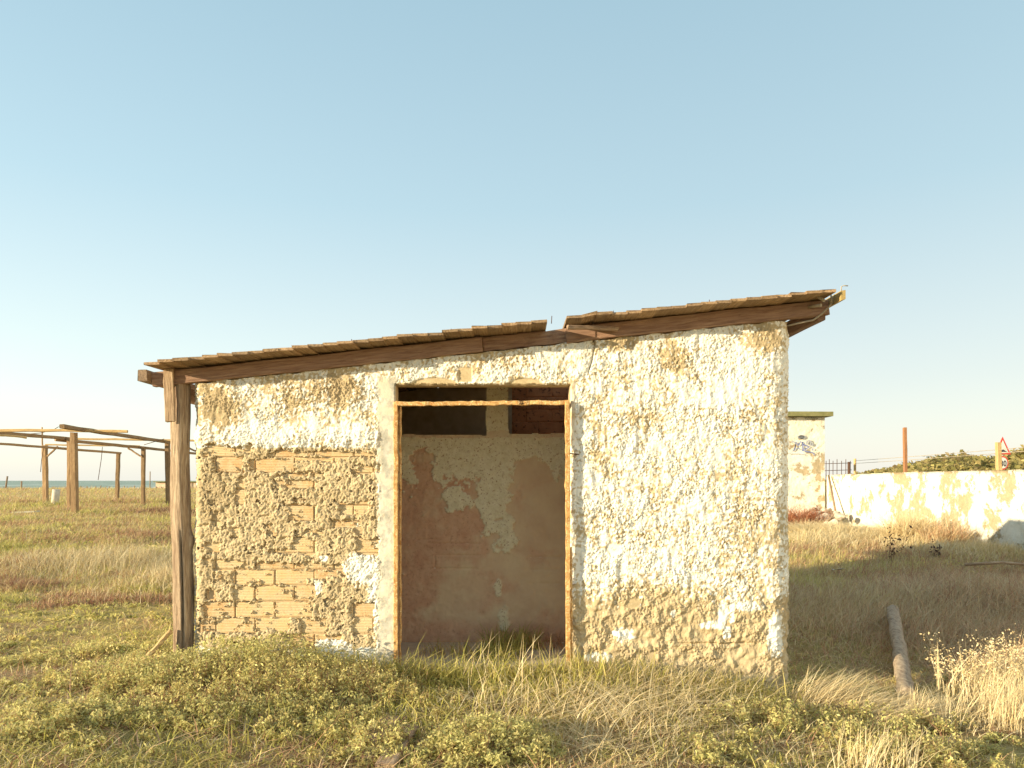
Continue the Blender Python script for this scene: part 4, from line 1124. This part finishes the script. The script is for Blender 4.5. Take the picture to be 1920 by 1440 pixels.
stand(st, 6000, 5.6, 8.6, .8, .8, .55, np.vstack([BROWN * 1.1, STRAW * .8]), .6, 1.4, 1.3, .005)
stand(st, 4000, 5.0, 7.0, .8, .6, .35, np.vstack([BROWN * 1.1, STRAW * .8]), .6, 1.4, 1.3, .005)

# --- low herb cover: sprigs of small leaves
def herbs(n, y0, y1, thr, pal, leaf=.011, per=26, lo=-.76, hi=.76, hmul=1.0, msk=True, rr=.045):
    x, y = sample(n, y0, y1, lo, hi)
    hm = gmask(x, y, HERB) if msk else 0 * x
    v = hm * .6 + .55 * fbm(x * 2.3, y * 2.3, 221, 4) + .75 * fbm(x * 7, y * 7, 225, 2)
    k = v > thr + .25 * RNG.random(len(x)); x, y, hm = x[k], y[k], hm[k]; n = len(x)
    top = (.05 + .13 * np.clip(hm, 0, 1.3)) * RNG.uniform(.6, 1.25, n) * hmul
    r = rr * RNG.uniform(.7, 1.4, n)
    c = base(x, y)
    N = n * per; id_ = np.repeat(np.arange(n), per)
    a = RNG.uniform(0, 6.28, N); u = np.sqrt(RNG.random(N))
    off = np.stack([np.cos(a) * u * r[id_], np.sin(a) * u * r[id_], top[id_] * (1 - .55 * u * u) * RNG.uniform(.55, 1.05, N)], -1)
    hue = pick(pal, n)[id_] * RNG.uniform(.75, 1.25, N)[:, None]
    hb.add(leaves(c[id_] + off, leaf * RNG.uniform(.6, 1.3, N), hue))
    m = n * 2; id2 = np.repeat(np.arange(n), 2)
    st.add(blades(c[id2], top[id2], np.full(m, .004), RNG.uniform(0, 6.28, m), RNG.uniform(0, .7, m), pick(BROWN, m), 2))
herbs(30000, 3.4, 6.2, .36, np.vstack([SAGE, SAGE, OLIVE]), .0125, 16, rr=.036)
herbs(5000, 5.8, 14, .22, np.vstack([SAGE, OLIVE, GREEN]), .02, 14, -.76, -.36, .9, False, .08)
herbs(3500, 12, 34, .15, np.vstack([OLIVE, GREEN]), .05, 12, -.76, -.36, 1.1, False, .22)
herbs(1200, 10.5, 19, .25, np.vstack([GREEN, OLIVE]), .03, 12, .36, .66, 1.0, False, .12)
hb.build('herb_cover', M['leaf'], label='low leafy green herbs covering the ground', kind='stuff')
g.build('grass', M['leaf'], label='green and olive grass blades over the ground', kind='stuff')
st.build('dry_grass', M['straw'], label='dry straw and brown stalks over the ground', kind='stuff')

# --- individual plants
def plant(name, label, cat, parts, mat, group=None):
    v = Veg()
    for t in parts: v.add(t)
    return v.build(name, mat, label=label, cat=cat, group=group)
def tuft(cx, cy, n, r, h0, pal, az0, azs, lean, w0=.0045, lev=4, z=None):
    a = RNG.uniform(0, 6.28, n); q = np.sqrt(RNG.random(n)) * r
    x = cx + np.cos(a) * q; y = cy + np.sin(a) * q * .7
    b = base(x, y) if z is None else np.stack([x, y, np.full(n, z)], -1)
    return blades(b, h0 * RNG.uniform(.5, 1.1, n), w0 * RNG.uniform(.7, 1.3, n), RNG.normal(az0, azs, n), np.clip(RNG.normal(lean, .35, n), .05, 2.2), pick(pal, n), lev)
plant('dry_grass_tuft', 'windblown straw tuft leaning right at the shed\'s right corner', 'grass tuft', [tuft(2.18, 5.28, 420, .22, .34, STRAW, .15, .35, 1.15), tuft(2.35, 5.2, 250, .2, .26, STRAW, .1, .4, 1.3)], M['straw'])
plant('dry_grass_tuft', 'pale straw tuft of tall curved stems at the bottom edge, right of centre', 'grass tuft', [tuft(1.95, 3.98, 130, .22, .30, STRAW, .7, .6, .55)], M['straw'])
plant('dry_grass_tuft', 'dense straw tuft at the right edge below the dried flower bush', 'grass tuft', [tuft(3.35, 4.95, 420, .25, .38, STRAW, .7, .5, .8), tuft(3.55, 5.3, 250, .2, .34, STRAW, .7, .5, .9)], M['straw'])
plant('dry_grass_tuft', 'low straw tuft flattened over the green herbs beyond the log end', 'grass tuft', [tuft(2.45, 4.95, 240, .2, .26, STRAW, .2, .4, 1.5)], M['straw'])
plant('tall_straw_stems', 'long pale straw stems rising before the open doorway', 'grass tuft', [tuft(0.0, 5.25, 46, .45, .40, STRAW, .6, .9, .5, .005), tuft(0.02, 5.2, 1, .01, .62, STRAW, .3, .01, .62, .006, 6)], M['straw'])
plant('arching_straw_stems', 'long bent straw stems arching over the grass right of the doorway', 'grass tuft', [tuft(1.15, 4.85, 40, .4, .42, STRAW, .4, 1.2, 1.5, .005, 6), tuft(0.55, 4.5, 40, .45, .40, STRAW, 1.0, 1.6, 1.7, .005, 6)], M['straw'])
plant('doorway_weed', 'dark green weed clump growing inside the doorway at the inner wall', 'weed', [tuft(0.0, 6.45, 260, .25, .24, GREEN * .9, 0, 3, .6, .007, 3, 0.0), tuft(-.15, 6.1, 200, .25, .20, GREEN * .9, 0, 3, .7, .007, 3, 0.0), tuft(.3, 6.5, 120, .2, .16, BROWN, 0, 3, .8, .005, 3, 0.0)], M['leaf'])
plant('green_tuft', 'bright green grass blades growing across the doorway threshold', 'grass tuft', [tuft(-.25, 5.45, 90, .40, .27, GREEN, 0, 3, .7, .009, 4), tuft(.15, 5.42, 60, .25, .24, GREEN, 0, 3, .8, .009, 4), tuft(-.7, 5.42, 60, .16, .24, GREEN, 0, 3, .7, .009, 4)], M['leaf'])
plant('doorway_weed', 'thin dry weed clump inside the doorway by the left jamb', 'weed', [tuft(-.55, 6.2, 120, .22, .16, np.vstack([GREEN, BROWN]), 0, 3, .7, .005, 3, 0.0)], M['leaf'])
def bush_leaves(cx, cy, r, h, n, size, pal):
    a = RNG.uniform(0, 6.28, n); u = RNG.random(n) ** .5
    NC = 60; cl = RNG.integers(0, NC, n); ca = RNG.uniform(0, 6.28, NC); cu = RNG.random(NC) ** .5; ch = RNG.uniform(.3, 1.15, NC)
    x = cx + r * cu[cl] * np.cos(ca[cl]) + r * .16 * u * np.cos(a); y = cy + r * .8 * cu[cl] * np.sin(ca[cl]) + r * .15 * u * np.sin(a)
    z = gz(x, y) + h * (1 - .5 * cu[cl] ** 2) * ch[cl] * RNG.uniform(.55, 1.0, n)
    return leaves(np.stack([x, y, z], -1), size * RNG.uniform(.6, 1.3, n), pick(pal, n)[...] * RNG.uniform(.75, 1.2, NC)[cl][:, None])
plant('leafy_herb_bush', 'rounded pale green herb bush at the bottom edge before the doorway', 'bush', [bush_leaves(-.08, 3.98, .34, .20, 5500, .0115, SAGE), tuft(-.08, 3.98, 120, .25, .2, BROWN, 0, 3, .5)], M['leaf'])
plant('leafy_herb_bush', 'big spreading green herb mound against the brick left part of the shed', 'bush', [bush_leaves(-1.75, 5.3, .62, .30, 7500, .0125, SAGE), tuft(-1.75, 5.25, 200, .5, .25, BROWN, 0, 3, .5)], M['leaf'])
plant('leafy_herb_bush', 'green herb mound sprawling at the foot of the timber post', 'bush', [bush_leaves(-2.2, 4.95, .45, .20, 4000, .012, SAGE), tuft(-2.2, 4.95, 160, .4, .2, BROWN, 0, 3, .5)], M['leaf'])
plant('leafy_herb_bush', 'low dark-stemmed green herb mound left of the buried boards', 'bush', [bush_leaves(-1.25, 4.55, .42, .16, 3500, .012, SAGE), tuft(-1.25, 4.5, 260, .45, .16, BROWN, 0, 3, .6)], M['leaf'])
def dried_flower(cx, cy, h, n):
    out = [tuft(cx, cy, n, .22, h, STRAW, .6, .8, .7, .006, 4)]
    m = n * 16; k = RNG.integers(0, n, m)
    P = out[0][0].reshape(n, 9, 3)
    t = RNG.integers(5, 9, m); c = P[k, t] + RNG.normal(0, .018, (m, 3))
    out.append(leaves(c, RNG.uniform(.006, .014, m), pick(STRAW * 1.12, m), .3))
    return out
plant('dried_flower_bush', 'sunlit dried bush with pale seed heads at right, left of the edge', 'bush', dried_flower(3.32, 5.45, .46, 90), M['straw'])
plant('dried_flower_bush', 'dried bush with pale seed heads cut by the right picture edge', 'bush', dried_flower(3.85, 5.6, .46, 80), M['straw'])
def dark_weed(cx, cy, h, n):
    out = [tuft(cx, cy, 14, .12, h, BROWN * .6, 0, 3, .25, .008, 3)]
    P = out[0][0].reshape(14, 7, 3); m = n; k = RNG.integers(0, 14, m); t = RNG.integers(2, 7, m)
    out.append(leaves(P[k, t] + RNG.normal(0, .022, (m, 3)), RNG.uniform(.018, .035, m), pick(np.array([(.055, .03, .035), (.08, .045, .045)]), m), .3))
    return out
plant('dark_weed', 'tall dark purplish-brown weed before the dry heap by the white wall', 'weed', dark_weed(6.15, 12.0, .62, 90), M['leaf'])
plant('dark_weed', 'low dark purplish weed in the grass right of the tall dark one', 'weed', dark_weed(6.9, 12.1, .28, 70), M['leaf'])
plant('dry_brush_heap', 'rust-red dry brush heap at the foot of the hut', 'brush', [tuft(7.35, 18.9, 900, .55, .75, np.array([(.42, .16, .08), (.34, .13, .07), (.50, .24, .13)]), 0, 3, .9, .014, 3)], M['straw'])
plant('dry_brush_heap', 'golden heap of cut dry reeds below the rubble and white wall', 'brush', [tuft(7.0, 16.6, 900, .9, .55, STRAW, 2.8, .7, 1.6, .012, 4), tuft(7.7, 15.6, 700, .5, .5, STRAW, 2.5, .8, 1.5, .012, 4)], M['straw'])
plant('dry_shrub', 'rounded golden dry shrub leaning on the patchy white wall', 'shrub', [tuft(7.75, 14.4, 1500, .5, .75, STRAW, 0, 3, .7, .009, 4), tuft(7.9, 13.6, 900, .4, .6, np.vstack([STRAW, BROWN]), 0, 3, .7, .009, 4)], M['straw'])

# yellow flowers
for i, (x, y, Y) in enumerate([(305, 1134, 7.4), (98, 1042, 11.5), (117, 1037, 11.8)]):
    X, Z = (x - 960) / F * Y, EYE + (HZ - y) / F * Y
    a = np.linspace(0, 6.28, 9)[:-1]
    V = [(X, Y, Z)] + [(X + .014 * math.cos(q), Y + .01 * math.sin(q), Z + .01 * math.sin(q)) for q in a]
    poly('yellow_flower', V, [(0, k + 1, (k + 1) % 8 + 1) for k in range(8)], M['trim'], None, label=['small yellow flower just left of the timber post', 'left one of two tiny yellow flowers in the far left grass', 'right one of two tiny yellow flowers in the far left grass'][i], cat='flower')

# ------------------------------------------------------------------ scrub-covered dune behind the wall at right
def dune():
    n = 46000
    a = RNG.uniform(.40, .80, n); y = RNG.uniform(60, 150, n) ; x = a * y
    crest = (0.6 + 3.3 * ss(.41, .62, a) + .5 * ss(.62, .66, a) * 0 + 1.6 * ss(.64, .72, a)) * ss(58, 100, y) * (y / 100)
    bumps = np.abs(fbm(x * .13, y * .13, 301, 3)) * 1.6 + .5 * fbm(x * .5, y * .5, 305, 3)
    z = .2 + crest * .82 + bumps * ss(.40, .48, a)
    P = np.stack([x, y, np.maximum(z, .2)], -1) + RNG.normal(0, .22, (n, 3))
    shade = RNG.uniform(.75, 1.2, n)[:, None]
    pal = np.array([(.27, .25, .08), (.36, .31, .11), (.43, .35, .14), (.30, .22, .10)])
    v = Veg(); v.add(leaves(P, RNG.uniform(.16, .42, n), pick(pal, n) * shade, .5, .7))
    v.build('dune_scrub', M['leaf'], label='dense olive scrub covering the dune', kind='stuff')
    aa, yy = np.meshgrid(np.linspace(.38, .85, 60), np.linspace(55, 160, 50))
    xx = aa * yy
    crest = (0.6 + 3.3 * ss(.41, .62, aa) + 1.6 * ss(.64, .72, aa)) * ss(58, 100, yy) * (yy / 100) * ss(160, 140, yy)
    mk('dune', np.stack([xx, yy, -.4 + crest * .78 + .5], -1).reshape(-1, 3), gridF(50, 60), M['ground'], None, smooth=True, kind='structure')
dune()
